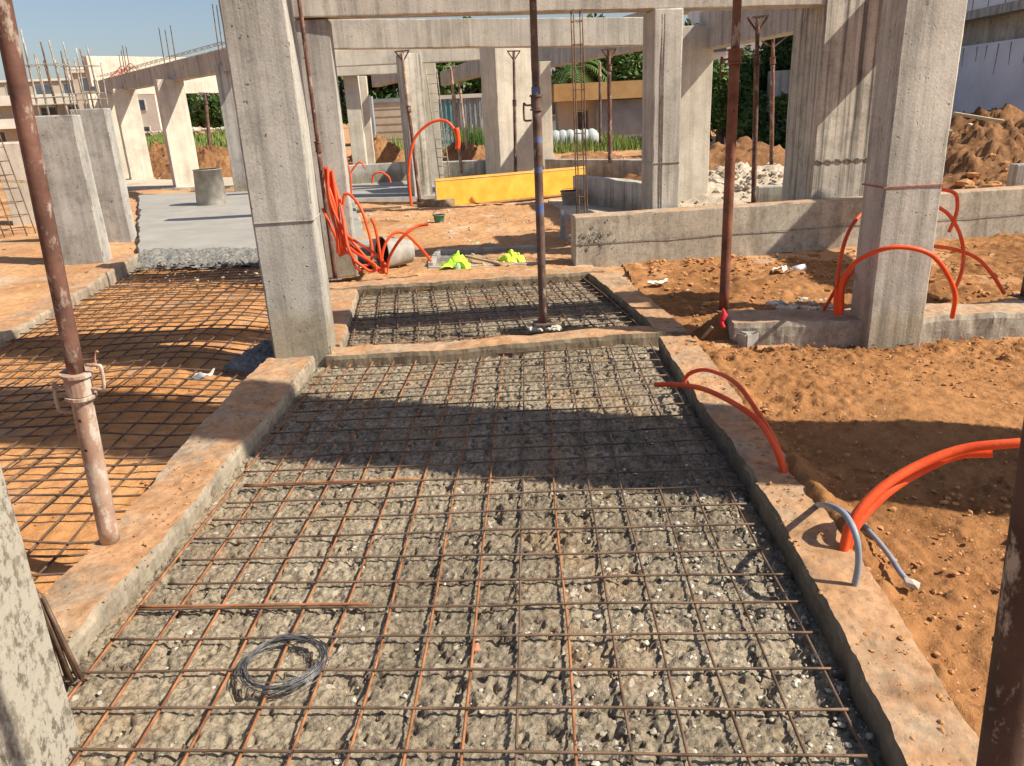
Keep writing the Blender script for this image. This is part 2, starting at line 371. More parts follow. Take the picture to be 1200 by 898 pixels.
# ------------------------------------------------------------ edges of the bays (x as a function of y)
def itp(tab): t_ = sorted((y*1.02, x*1.02) for x, y in tab); ys = [a for a, b in t_]; xs = [b for a, b in t_]; return lambda y: np.interp(y, ys, xs)
KRin = itp([(.80, .6), (.80, 1.39), (.84, 1.8), (.86, 2.4), (.865, 2.9), (.84, 3.5), (.81, 4.13), (.79, 5.2), (.70, 5.9), (.41, 7.5)])
KRout = itp([(1.0, .6), (1.02, 1.49), (1.05, 2.0), (1.055, 2.9), (1.05, 3.7), (1.02, 4.8), (1.0, 5.25), (.92, 5.9), (.65, 7.5)])
KLin = itp([(-1.47, .6), (-1.47, 1.9), (-1.44, 2.3), (-1.43, 2.7), (-1.445, 3.2), (-1.44, 3.9), (-1.46, 4.6), (-1.46, 5.2)])
KLout = itp([(-1.70, .6), (-1.70, 2.2), (-1.69, 2.66), (-1.73, 3.0), (-1.76, 3.5), (-1.80, 4.2), (-1.77, 4.9), (-1.77, 5.2)])
K2in = itp([(-1.34, 5.0), (-1.70, 7.4)])       # far bay left edge
LLin = itp([(-4.15, 1.0), (-4.1, 5.5), (-4.25, 6.5), (-4.62, 8.2), (-4.9, 9.6)])
def yT(x): return 5.10+(x-.8)*.125+.03*np.sin(x*3)      # near edge of the cross kerb
def yT2(x): return yT(x)+.155
def yB(x): return 7.30+(x-.37)*.10                      # near edge of the far kerb
ZK = .10
# ------------------------------------------------------------ ground
def axis(lo, hi, step, far, g=1.25):
    a = list(np.arange(lo, hi, step)); s_ = step
    while a[-1] < far: s_ *= g; a.append(a[-1]+s_)
    s_ = step; b_ = []
    x = lo
    while x > -far: s_ *= g; x -= s_; b_.append(x)
    return np.array(b_[::-1]+a)
gx = axis(-7.0, 7.0, .05, 1500); gy = axis(.2, 17.0, .055, 1500)
X, Y = np.meshgrid(gx, gy, indexing='ij')
def groundz(X, Y):
    near = np.exp(-np.clip(np.hypot(X, Y)-22, 0, None)/12)
    z = .035+n2(X, Y, .55, 3, 3)*.05*near + n2(X, Y, 2.6, 9, 4)*.02*near + n2(X, Y, 9., 12, 2)*.008*near
    z = z-.03*sstep(9, 16, Y)
    # left bay
    L = (X < KLout(Y)+.12) & (X > LLin(Y)-.1) & (Y < 9.7)
    zb = -.06+.10*np.exp(-((X+2.9)/.75)**2)*(.75+.4*np.sin(Y*1.3+1))+n2(X, Y, .9, 21, 3)*.035+n2(X, Y, 4., 25, 4)*.014
    z = np.where(L, -.3, z)
    z = np.where((X > KLin(Y)-.2) & (X < KRin(Y)+.12) & (Y < 5.2), -.3, z)
    z = np.where((X > K2in(Y)-.1) & (X < KRin(Y)+.12) & (Y > 5.0) & (Y < 7.45), -.3, z)
    z = np.where((X > KRin(Y)+.05) & (Y < 4.9) & (X < 4.3), -.3, z)      # loose soil patch lies here
    # pit left of the kerb end near the red cloth
    return z
Z = groundz(X, Y)
mb = MB().grid(X, Y, Z); g = mb.build('ground', M['soil'], loc=(0, 0, 0), smooth=True); tag(g, kind='structure')
# loose soil on the right, near
x_ = np.arange(.80, 4.6, .0135); y_ = np.arange(.5, 5.06, .0135); X, Y = np.meshgrid(x_, y_, indexing='ij')
base = n2(X, Y, 1.1, 33, 3)*.028
cl = np.clip(n2(X, Y, 7., 41, 5, .62), -.2, 1.4)
cl2 = np.clip(n2(X, Y, 23., 47, 3, .6)-.1, 0, 1)
patch = sstep(-.5, .5, n2(X, Y, .8, 51, 2)+.45*sstep(3.2, 4.6, Y))
Z = .04+base+cl*(.012+.017*patch)+cl2*(.012+.020*patch)+np.abs(n2(X, Y, 42., 49, 2))*.007
Z += .05*np.exp(-((X-1.12)/.10)**2)*sstep(2.2, 2.9, Y)*(1-sstep(3.0, 3.5, Y))*(.6+.5*n2(X, Y, 6, 60, 2))
Z += .045*np.exp(-(((X-1.95)/.4)**2+((Y-1.7)/.5)**2))
Z -= .05*sstep(4.6, 4.85, Y)*(.5+.4*n2(X, Y, 2, 61, 2))
Z += np.exp(-((X-KRout(Y)-.02)/.06)**2)*(.035+.05*np.clip(n2(X, Y, 3.2, 63, 4, .6), -.5, 1))
Z = np.where(X < KRin(Y)+.06, -.25, Z)
mb = MB().grid(X, Y, Z); o = mb.build('loose_soil_ground', M['soil_loose'], loc=(0, 0, 0), smooth=True); tag(o, kind='structure')
x_ = np.arange(.9, 7.6, .022); y_ = np.arange(5.2, 8.9, .022); X, Y = np.meshgrid(x_, y_, indexing='ij')
Z = .055+n2(X, Y, .8, 133, 3)*.035+np.clip(n2(X, Y, 5., 141, 5, .62), -.2, 1.4)*.035+np.clip(n2(X, Y, 16., 147, 3, .6), 0, 1)*.018
Z = np.where((Y > 7.78+.147*(X-.41)+.1) | (X < KRout(Y)-.02) | (Y < 4.96+.25+.03*X), -.2, Z)
mb = MB().grid(X, Y, Z); o = mb.build('yard_soil_ground', M['soil_loose'], loc=(0, 0, 0), smooth=True); tag(o, kind='structure')
x_ = np.arange(-5.2, .6, .03); y_ = np.arange(7.3, 13.6, .03); X, Y = np.meshgrid(x_, y_, indexing='ij')
Z = .05+n2(X, Y, .7, 233, 3)*.025+np.clip(n2(X, Y, 4., 241, 5, .62), -.3, 1.4)*.022+np.clip(n2(X, Y, 14., 247, 3, .6), 0, 1)*.012
ins = (X < -1.9-.42*(Y-9)) & (Y > 9) | (Y < yB(X)+.1) | ((X < -1.75) & (Y < 9.3)) | (Y > 13.4) | (X < -4.9)
Z = np.where(ins, -.2, Z)
mb = MB().grid(X, Y, Z); o = mb.build('middle_soil_ground', M['soil'], loc=(0, 0, 0), smooth=True); tag(o, kind='structure')
# left bay fine soil
x_ = np.arange(-4.75, -1.62, .02); y_ = np.arange(1.2, 9.6, .02); X, Y = np.meshgrid(x_, y_, indexing='ij')
def bayz(X, Y):
    e = sstep(0, .9, KLout(Y)-X)
    return -.07+.10*e*(.66+.34*np.sin(Y*1.45+.6+X*.5))-.03*sstep(5.4, 6.6, Y)+n2(X, Y, .9, 21, 3)*.018
Z = bayz(X, Y)+n2(X, Y, 5., 25, 4)*.012+n2(X, Y, 18., 27, 3)*.006
out = (X > KLout(Y)+.05) | (X < LLin(Y)-.1)
Z = np.where(out, -.3, Z)
mb = MB().grid(X, Y, Z); o = mb.build('bay_soil_ground', M['soil_bay'], loc=(0, 0, 0), smooth=True); tag(o, kind='structure')

# rough concrete beds
def bedz(X, Y, s):
    lum = np.clip(n2(X, Y, 8., s, 3, .55), -.9, 1.2); f_ = np.abs(n2(X, Y, 34., s+20, 3, .65)); pits = np.clip(-n2(X, Y, 26., s+9, 3, .6)-.22, 0, 1)
    return .012+n2(X, Y, 1.2, s+4, 2)*.007+lum*.0065+f_*.0135-pits*.046
def bed(xa, xb, ya, yb, step, s, label):
    n_ = int((yb-ya+.4)/step); m_ = int((xb(3) - xa(3)+.2)/step) if callable(xb) else 200
    v_ = np.linspace(0, 1, n_); u_ = np.linspace(0, 1, max(m_, 150)); U, Vv = np.meshgrid(u_, v_, indexing='ij')
    Yv = ya+(yb-ya)*Vv; Xv = (xa(Yv)-.05)+(xb(Yv)+.05-(xa(Yv)-.05))*U
    Zv = bedz(Xv, Yv, s)
    ed = np.exp(-(xb(Yv)-Xv)/.07); Zv -= ed*.02
    o = MB().grid(Xv, Yv, Zv).build('concrete_bed', M['lean'], loc=(0, 0, 0), smooth=True); tag(o, kind='structure')
bed(KLin, KRin, .5, 5.25, .0078, 70, '')
bed(K2in, KRin, 5.0, 7.5, .012, 90, '')

# ------------------------------------------------------------ kerbs
def kerb(A, B, z0, z1, mat, label, seed, group='low concrete kerbs', zt=None, name='concrete_kerb'):
    """A,B arrays of (x,y) along both top edges, swept"""
    n_ = 340; tt = np.linspace(0, 1, n_)
    def rs(P):
        P = np.asarray(P, float); s_ = np.r_[0, np.cumsum(np.linalg.norm(np.diff(P, axis=0), axis=1))]; s_ /= s_[-1]
        return np.stack([np.interp(tt, s_, P[:, 0]), np.interp(tt, s_, P[:, 1])], 1)
    a = rs(A); b_ = rs(B); prof = [(0, 0.)]+[(0, k) for k in (.2, .4, .6, .8, .93)]+[(k, 1.) for k in np.r_[.035, np.linspace(.08, .92, 21), .965]]+[(1, k) for k in (.93, .8, .6, .4, .2, 0)]
    V = np.zeros((n_, len(prof), 3))
    for j, (u, h) in enumerate(prof):
        V[:, j, :2] = a*(1-u)+b_*u; V[:, j, 2] = z0+(z1-z0)*h
    P = V.reshape(-1, 3); W = P.copy()
    top = (P[:, 2] > z0+(z1-z0)*.5)
    P[:, 2] += top*(fbm(W*[4, 4, 4], seed, 3)*.010+fbm(W*[16, 16, 16], seed+3, 3)*.0045)
    D = fbm(W*[7, 7, 7], seed+11, 4, .6); D2 = vn(W*[2.2, 2.2, 1], seed+21); P[:, 0] += D*.009+D2*.010; P[:, 1] += fbm(W*[7, 7, 7], seed+17, 4, .6)*.009+D2*.006
    V = P.reshape(n_, len(prof), 3)
    mb = MB().grid(V[:, :, 0], V[:, :, 1], V[:, :, 2]); k = len(prof)
    mb.f.append(tuple(range(k))); mb.f.append(tuple(range((n_-1)*k, n_*k))[::-1])
    if zt is not None: pass
    o = mb.build(name, M[mat], smooth=False); tag(o, label, 'kerb', group)
    return o
ys = np.linspace(.75, 5.02, 30)
kerb(np.stack([KRin(ys), ys], 1), np.stack([KRout(ys), ys], 1), -.3, ZK, 'kerb_dark_side', 'long soil-dusted concrete kerb along the right edge of the near rebar bay', 101)
ys = np.linspace(.9, 4.86, 30)
kerb(np.stack([KLout(ys), ys], 1), np.stack([KLin(ys), ys], 1), -.3, ZK, 'kerb', 'orange-dusted concrete kerb between the near bay and the bare soil bay on the left', 111)
xs = np.linspace(-1.42, 1.03, 30)
kerb(np.stack([xs, yT(xs)], 1), np.stack([xs, yT2(xs)+.06], 1), -.3, ZK-.004, 'kerb_dark_side', 'cross kerb carrying the mortar-footed prop between the near and far rebar bays', 121)
ys = np.linspace(5.25, 7.28, 20)
kerb(np.stack([KRin(ys), ys], 1), np.stack([KRout(ys), ys], 1), -.3, ZK, 'kerb_dark_side', 'kerb running from the cross kerb back to the end of the low grey wall', 131)
ys = np.linspace(5.16, 7.12, 20)
kerb(np.stack([K2in(ys)-.36, ys], 1), np.stack([K2in(ys), ys], 1), -.3, ZK-.01, 'kerb', 'wide dusty kerb on the left side of the far rebar bay, behind the tall centre-left column', 141)
xs = np.linspace(-2.0, .66, 20)
kerb(np.stack([xs, yB(xs)-.12], 1), np.stack([xs, yB(xs)+.16], 1), -.3, ZK+.004, 'kerb_dark_side', 'kerb closing the far end of the far rebar bay, below the orange conduits', 151)
ys = np.linspace(2.2, 9.5, 30)
kerb(np.stack([LLin(ys)-.26, ys], 1), np.stack([LLin(ys), ys], 1), -.3, .10, 'kerb', 'soil-covered kerb on the far left leading to the stub walls with starter bars', 161)
# foundation beam carrying the right column
xs = np.array([1.32, 1.7, 2.05, 2.14, 2.20, 3.0, 3.8, 4.6])
A_ = np.array([[1.32, 4.96], [1.7, 4.93], [2.03, 4.90], [3.0, 4.92], [4.6, 5.10]]); B_ = A_+np.array([0, .34])
kerb(A_, B_, -.3, .19, 'conc_wall', 'grey foundation beam under the right-hand column, with soil in front', 171, group=None, name='foundation_beam')
cb = MB()
if 0: cbox(cb, 2.40, 4.83, -.2, .185, .50, .28, A8*.6, .04, .008, .014, 5)


# ------------------------------------------------------------ rebar mats
def mat_things(name, label, loc): return thing(name, loc, label, 'rebar mat', 'rebar mats laid in the bays')
def wob(n_, s, a=.004, k=3):
    t_ = np.linspace(0, 1, n_)*k; return fbm(np.stack([t_, np.full(n_, s*7.31), np.full(n_, .5)], 1), 3, 2)*a
R1 = mat_things('rebar_mat', 'large rusty rebar mat over the rough concrete of the near bay', (0, 3, 0))
for k in range(16):
    x0 = -1.41+k*.1465; n_ = 60; y_ = np.linspace(.8, 5.0+.1*(x0+1.4)/2-random.random()*.05, n_)
    x1 = x0+wob(n_, k, .012, 4)-.012*sstep(3.5, 5, y_)*(x0)
    z_ = .036+wob(n_, k+40, .004, 6)
    rust = M['rebar_rust'] if k < 9 or k == 10 else M['rebar_dark']
    o = MB().tube(np.stack([x1, y_, z_], 1), .0045, 7).build('bar', rust, R1, smooth=True)
yk = .93; k = 0
while yk < 4.98:
    f = (yk-1.6)/3.3
    yl = yk+.035*(1-f)-.02*f; yr = yk-.035*(1-f)+.12*f*(1 if yk > 2.6 else .3)
    xl = KLin(yk)+.04+random.random()*.10; xr = KRin(yk)-.02-random.random()*.05; n_ = 40
    if yk > 4.3: yr = yl+.09
    xx = np.linspace(xl, xr, n_); yy = yl+(yr-yl)*(xx-xl)/(xr-xl)+wob(n_, k+80, .008, 3); zz = .0445+wob(n_, k+120, .005, 5)
    o = MB().tube(np.stack([xx, yy, zz], 1), .0043, 7).build('bar', M['rebar_dark'] if random.random() < .88 else M['rebar_rust'], R1, smooth=True)
    if k in (3, 8, 14):
        x2 = np.linspace(xr-.75 if k % 2 else xl, xr if k % 2 else xl+.8, 16); MB().tube(np.stack([x2, np.interp(x2, xx, yy)+.012, np.full(16, .047)], 1), .0055, 7).build('lap_bar', M['rebar_rust'], R1, smooth=True)
    yk += .1535; k += 1
rr = np.random.default_rng(77); mb = MB()
for k in range(16):
    x0 = -1.41+k*.1465
    for j in range(26):
        if rr.random() < .55: continue
        y0 = .93+j*.1535+.02*(x0 > 0); c0 = np.array([x0+rr.normal(0, .003), y0+rr.normal(0, .003), .047]); an = np.linspace(0, 6.28, 8)
        mb.tube(c0+np.stack([.008*np.cos(an), .008*np.sin(an), .004*np.cos(2*an)], 1), .0011, 4, caps=False)
        mb.tube([c0+[.007, .006, 0], c0+[.016, .012, .012+rr.random()*.01]], .0011, 4)
o = mb.build('tie_wires', M['wire'], R1); o['kind'] = 'stuff'
R2 = mat_things('rebar_mat', 'smaller dark rebar mat in the far bay behind the cross kerb', (-.5, 6.3, 0))
for k in range(14):
    u = (k+.35)/13.6; n_ = 30; y_ = np.linspace(5.26+.1*u, 7.14+.15*u, n_); x1 = K2in(y_)+(KRin(y_)-K2in(y_))*u+wob(n_, k+200, .012, 3)
    MB().tube(np.stack([x1, y_, .050+wob(n_, k, .004, 3)], 1), .0065, 6).build('bar', M['rebar_dark'], R2, smooth=True)
for k in range(14):
    yk = 5.32+k*.143; n_ = 24; u = np.linspace(.01, .985, n_); xx = K2in(yk)+(KRin(yk)-K2in(yk))*u; yy = yk+.22*u-.05+wob(n_, k+230, .008, 3)
    keep = yy < yB(xx)-.11
    if keep.sum() > 4: MB().tube(np.stack([xx, yy, .041+wob(n_, k+5, .004, 3)], 1)[keep], .0042, 6).build('bar', M['rebar_dark'] if k % 4 else M['rebar_rust'], R2, smooth=True)
R3 = mat_things('rebar_mat', 'rebar mat sagging over the bare orange soil of the left bay', (-3, 4.5, 0))
def bz(x, y):
    return bayz(np.asarray(x), np.asarray(y))
for k in range(17):
    u = (k+.6)/17.3; n_ = 90; y_ = np.linspace(1.8, 9.0+.25*random.random(), n_); x1 = LLin(y_)+(KLout(np.minimum(y_, 5.1))-LLin(y_))*u-sstep(5, 9, y_)*.35*u+wob(n_, k+300, .035, 5)
    z_ = np.maximum(bz(x1, y_), -.06)+.035+wob(n_, k+310, .008, 8)
    MB().tube(np.stack([x1, y_, z_], 1), .0052, 6).build('bar', M['rebar_dark'], R3, smooth=True)
for k in range(48):
    yk = 1.95+k*.1525; n_ = 60; u = np.linspace(.02, .985, n_)
    Lx, Rx = LLin(yk), KLout(min(yk, 5.1))-sstep(5, 9, yk)*.3; xx = Lx+(Rx-Lx)*u
    yy = yk+.12*u+wob(n_, k+400, .05, 3)+.04*np.exp(-((u-.85)/.2)**2)*math.sin(k)
    z_ = bz(xx, yy)+.045+wob(n_, k+410, .010, 5)
    MB().tube(np.stack([xx, yy, z_], 1), .0054, 6).build('bar', M['rebar_dark'], R3, smooth=True)

# ------------------------------------------------------------ columns
ZB = 2.42; ZT = 2.95
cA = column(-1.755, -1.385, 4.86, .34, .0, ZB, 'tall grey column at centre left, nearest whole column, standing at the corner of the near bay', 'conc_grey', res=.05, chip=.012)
c2 = column(2.13, 2.50, 4.845, .25, -.1, ZB, 'pale column at the right with a red level line and orange conduits looped round its foot', 'conc', yaw=math.radians(6), res=.05, chip=.010)
def lvl(parent, xl, xr, yf, d, z, yaw, m_='levelred', h=.009):
    wx = (xr-xl)/math.cos(yaw); cx, cy = (xl+xr)/2-math.sin(yaw)*d/2, yf+math.cos(yaw)*d/2
    mb = MB().box((cx, cy, z), (wx+.012, d+.012, h), yaw); mb.build('level_line', M[m_], parent)
M['joint'] = simple('faint_joint', (.30, .25, .20), (.48, .42, .36), 30, .9, 0)
M['levelred'] = simple('red_chalk', (.30, .08, .05), (.42, .2, .15), 30, .9, 0)
lvl(c2, 2.13, 2.50, 4.845, .25, 1.04, math.radians(6)); lvl(cA, -1.755, -1.385, 4.86, .34, .99, A8, 'joint', .004)
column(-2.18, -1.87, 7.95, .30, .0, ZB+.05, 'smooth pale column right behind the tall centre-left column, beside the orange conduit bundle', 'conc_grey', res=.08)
p1 = column(1.24, 1.52, 8.18, .42, .0, ZB+.01, 'slim pale column rising from the low grey wall near the middle of the picture', 'conc', res=.07)
for q in (1.31, 1.335):
    a_ = math.cos(A8); mb = MB().bar((q, 8.18+(q-1.38)*.14-.002, .05), (q, 8.18+(q-1.38)*.14-.002, 2.38), .005, .006, (0, 1, 0)); mb.build('form_joint', M['crumb'], p1)
lvl(p1, 1.24, 1.52, 8.18, .42, 1.0, A8, 'joint', .004)
bw = column(2.93, 3.80, 8.42, .68, .0, 3.4, 'very wide streaky pier right of centre, broad as a wall, behind the low grey wall', 'conc_streak', res=.08, chip=.012)
mb = MB()
for s_ in range(30):
    x0 = 2.94+.86*s_/30; yq = 8.42+(x0-3.365)*.1405-.006; mb.bar((x0, yq, .93+.012*math.sin(s_*1.7)), (x0+.0287, yq+.004, .93+.012*math.sin((s_+1)*1.7)), .015, .008+.004*math.sin(s_*2.9)**2)
mb.build('pour_joint', M['crumb'], bw)
mb = MB(); cbox(mb, 3.32, 8.78, 2.43, 3.4, .93, .72, A8, .05, .012, .02, 77); mb.build('rough_pour', M['conc_pitted'], bw)
P = at(797, 120, 12.2); Q = at(836, 120, 12.2)
column(P[0], Q[0], 12.3, .3, -.05, 2.6, 'pale column half hidden behind the slim column on the low wall', 'conc_sunlit', res=.12)
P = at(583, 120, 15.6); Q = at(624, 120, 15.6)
column(P[0], Q[0], 15.6, .8, -.05, 2.75, 'broad column behind the yellow board with a dark shaded left side', 'conc_sunlit', yaw=math.radians(24), res=.12)
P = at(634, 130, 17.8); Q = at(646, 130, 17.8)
column(P[0], Q[0]+.02, 17.8, .3, -.05, 2.5, 'narrow sunlit column just right of the broad one behind the yellow board', 'conc_sunlit', res=.15)
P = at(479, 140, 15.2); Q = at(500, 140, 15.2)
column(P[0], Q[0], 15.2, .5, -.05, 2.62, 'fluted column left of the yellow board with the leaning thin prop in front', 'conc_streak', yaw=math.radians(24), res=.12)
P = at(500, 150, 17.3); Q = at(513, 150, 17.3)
column(P[0]-.1, Q[0]+.05, 17.3, .35, -.05, 2.6, 'sunlit column beside the thin vertical rebar cage left of centre', 'conc_sunlit', res=.15)
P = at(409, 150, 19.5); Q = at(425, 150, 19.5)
column(P[0], Q[0], 19.5, .55, -.05, 2.6, 'small far column seen through the first opening, with shaded left edge', 'conc_sunlit', res=.2)
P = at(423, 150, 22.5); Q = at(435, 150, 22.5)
column(P[0], Q[0], 22.5, .35, -.05, 2.6, 'farthest sunlit column in the first opening, beside the clay heap', 'conc_sunlit', res=.2)
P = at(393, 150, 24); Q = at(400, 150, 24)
column(P[0]-.3, Q[0], 24, .3, -.05, 2.6, 'thin strip of column at the left edge of the first opening', 'conc_sunlit', res=.2)
# row on the left
for (pb, pr_, yb, lab) in (((128, 152), 0, 25.6, 'leftmost small column of the far left row, partly behind the stub walls'),
                     ((157, 176), 0, 24.2, 'second column from the left in the far left row'),
                     ((208, 231), 0, 20.4, 'third column of the far left row, in front of the green weeds')):
    P = gr(pb[0], 212 if yb > 21 else 222, -.03); P = at(pb[0], 205, yb); Q = at(pb[1], 205, yb)
    column(P[0], Q[0], yb, .30, -.05, 2.62 if yb > 24.5 else 2.66, lab, 'conc_sunlit', yaw=math.radians(38), res=.2, group='columns of the far left wing')
P = at(270, 190, 17.7); Q = at(296, 190, 17.7)
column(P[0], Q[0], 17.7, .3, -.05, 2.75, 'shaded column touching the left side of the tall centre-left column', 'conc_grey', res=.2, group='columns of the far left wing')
# lower left column, very near, leans off frame
P = gr(92, 880, .06)
mb = MB(); cbox(mb, -1.475, 1.47, -.1, 2.4, .40, .30, math.radians(5), .035, .006, .02, 9)
nc = mb.build('concrete_column', M['spatter'], loc=(-1.43, 1.47, -.1)); tag(nc, 'cement-spattered column cut off by the bottom left corner of the frame', 'column')
mb = MB()
for k in range(4): mb.tube([(-1.50+.013*k, 1.86+.02*k, .55), (-1.42+.022*k, 1.90+.02*k, .03)], .006, 7)
# stub walls left with starter bars
def stub(pxl, pxr, pyb, yf, zt, lab, d=.26):
    P = at(pxl, 220, yf); Q = at(pxr, 220, yf); xl, xr = P[0], Q[0]
    wx = (xr-xl)/math.cos(A8); cx, cy = (xl+xr)/2-math.sin(A8)*d/2, yf+d/2
    r = thing('stub_wall', (cx, cy, 0), lab, 'stub wall', 'stub walls with starter bars')
    mb = MB(); cbox(mb, cx, cy, -.05, zt, wx, d, A8, .06, .006, .010, int(yf*7)); mb.build('wall', M['conc_pitted'], r)
    nb = 5
    for i in range(nb):
        for s_ in (0, 1):
            u = .08+.84*i/(nb-1); x = cx+(u-.5)*wx; y = cy+(-.09 if s_ == 0 else .09)+(u-.5)*wx*math.sin(A8)
            L = .62+.22*random.random()+(.15 if i in (0, 3) else 0)
            lean = random.uniform(-.03, .03)
            tt = np.linspace(0, 1, 6); MB().tube(np.stack([x+lean*tt, y+.01*tt, zt-.03+L*tt], 1), .009, 6).build('starter_bar', M['rebar_dark'] if (i+s_) % 3 == 0 else M['rebar_pale'], r, smooth=True)
    for z in (zt+.12, zt+.2, zt+.55):
        pts = [(cx+sx*wx*.46, cy+sy*.10+sx*wx*.46*math.sin(A8), z) for sx, sy in ((-1, -1), (1, -1), (1, 1), (-1, 1), (-1, -1))]
        MB().tube(pts, .005, 5).build('stirrup', M['rebar_pale'], r)
    return r
stub(53, 101, 310, 9.3, 1.76, 'nearer stub wall on the left with a bright right edge and starter bars on top')
stub(103, 140, 275, 11.2, 1.86, 'farther stub wall on the left, partly hidden by the nearer one')
P = at(22, 180, 14); Q = at(50, 180, 14)
column(P[0]-.4, Q[0], 14, .25, -.05, 1.42, 'low sunlit stub wall behind the rusty leaning prop at the far left', 'conc_sunlit', res=.15, name='stub_wall', cat='stub wall')
# off-frame structure that carries the beams and throws the shadows
column(3.55, 3.85, 2.20, .82, -.1, 7.2, 'broad pier standing to the right outside the picture', 'conc', yaw=0, res=.3)
column(3.72, 4.02, 5.05, .3, -.1, ZT, 'corner column to the right outside the picture', 'conc', yaw=0, res=.3)

# ------------------------------------------------------------ beams
beam((-2.2, 7.88), (2.98, 8.38), 2.49, 3.02, .26, 'nearest long beam across the top of the picture, resting on the slim column and the wide pier', 'conc', tilt=.09)
beam((-1.70, 4.88), (3.9, 5.45), ZB, ZT, .26, 'beam above the picture joining the tall centre-left column to the right column', 'conc')
beam((4.08, 7.95), (4.08, 8.6), ZB-.02, ZT-.01, .25, 'unseen beam stub beside the wide pier, cut short to shape its shadow', 'conc')  # unseen stub, its length set by the shadow wanted on the pier
beam((5.55, 5.0), (5.55, 7.8), 2.5, ZT-.01, .25, 'beam outside the picture at the far right', 'conc')
column(5.3, 5.55, 4.7, .3, -.1, 2.5, 'far right column outside the picture', 'conc', yaw=0, res=.3)
P = at(383, 40, 12.6); Q = at(752, 40, 13.2)
beam((P[0]-.3, 12.05), (Q[0]+.05, 12.7), 2.54, 2.93, .27, 'second long beam, just below and behind the nearest one', 'conc', tilt=.15)
P = at(383, 68, 16.3); Q = at(578, 68, 16.6)
beam((P[0]-.4, 16.2), (Q[0], 16.6), 2.52, 2.82, .25, 'third beam in from the camera, lit pale cream, ending at the broad column', 'conc_sunlit')
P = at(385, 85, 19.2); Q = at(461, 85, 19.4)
beam((P[0]-1.2, 19.0), (Q[0]+.4, 19.4), 2.48, 2.8, .25, 'short far beam with its lit face over the first opening', 'conc_sunlit')
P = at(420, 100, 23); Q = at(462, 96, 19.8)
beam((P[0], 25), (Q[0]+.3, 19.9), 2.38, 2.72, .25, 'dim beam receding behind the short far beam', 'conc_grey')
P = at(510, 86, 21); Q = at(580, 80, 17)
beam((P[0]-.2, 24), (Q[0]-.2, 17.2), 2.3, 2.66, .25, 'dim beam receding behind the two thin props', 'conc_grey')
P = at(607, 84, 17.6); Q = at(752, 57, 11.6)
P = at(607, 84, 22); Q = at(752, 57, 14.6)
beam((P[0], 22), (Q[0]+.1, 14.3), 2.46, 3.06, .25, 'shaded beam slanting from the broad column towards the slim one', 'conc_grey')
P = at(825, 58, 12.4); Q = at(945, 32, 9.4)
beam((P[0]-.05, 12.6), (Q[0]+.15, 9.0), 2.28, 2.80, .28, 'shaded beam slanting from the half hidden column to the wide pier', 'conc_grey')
beam((1.40, 8.6), (.9+.2, 11.6), 2.44, 2.9, .2, 'beam above the slim column running back', 'conc_grey') if False else None
# left wing beams
P = at(118, 112, 26.6); Q = at(268, 80, 17.4)
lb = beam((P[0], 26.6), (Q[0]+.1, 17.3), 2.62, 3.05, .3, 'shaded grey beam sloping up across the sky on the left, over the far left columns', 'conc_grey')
mb = MB(); random.seed(3)
for k in range(26):
    u = k/26; x = P[0]*(1-u)+Q[0]*u; y = 26.6*(1-u)+17.3*u; mb.tube([(x+.05, y+.1, 3.05), (x+.06, y+.1, 3.17), (x+.3, y-.22, 3.17)], .008, 4)
mb.tube([(P[0], 26.6, 3.17), (Q[0], 17.3, 3.17)], .008, 5); mb.tube([(P[0]+.2, 26.7, 3.17), (Q[0]+.2, 17.4, 3.17)], .008, 5)
mb.tube([(P[0]+.1, 26.7, 3.08), (Q[0]+.2, 17.4, 3.09)], .008, 5)
mb.build('top_steel', M['rebar_pale'], lb)
for (a, b_) in ((.62, 3.9), (.66, 3.8), (.70, 3.85), (.28, 3.7), (.30, 3.8), (.33, 3.75), (.25, 3.6), (.98, 3.9), (.96, 3.95)):
    x = P[0]*(1-a)+Q[0]*a; y = 26.6*(1-a)+17.3*a+.15; MB().tube([(x, y, 3.0), (x+.02, y, b_)], .012, 5).build('starter_bar', M['rebar_dark'], lb)
mb = MB()
for k in range(7):
    a = .1+.2*k/7; x = P[0]*(1-a)+Q[0]*a; y = 26.6*(1-a)+17.3*a+.2; mb.tube(spline([(x, y, 3.08), (x+.3, y, 3.24+.06*(k % 3)), (x+.8, y-.6, 3.08)]), .012, 5)
mb.build('conduit_loop', M['orange'], lb)
beam((at(118, 117, 27)[0], 27), (at(305, 117, 31.5)[0], 31.5), 2.62, 3.1, .3, 'far sunlit beam seen under the sloping beam on the left', 'conc_sunlit')
beam((at(110, 110, 29)[0], 29), (at(305, 110, 34)[0], 34), 3.0, 4.0, .3, 'upper cream beam farther back on the left, above the small prop', 'conc_sunlit')

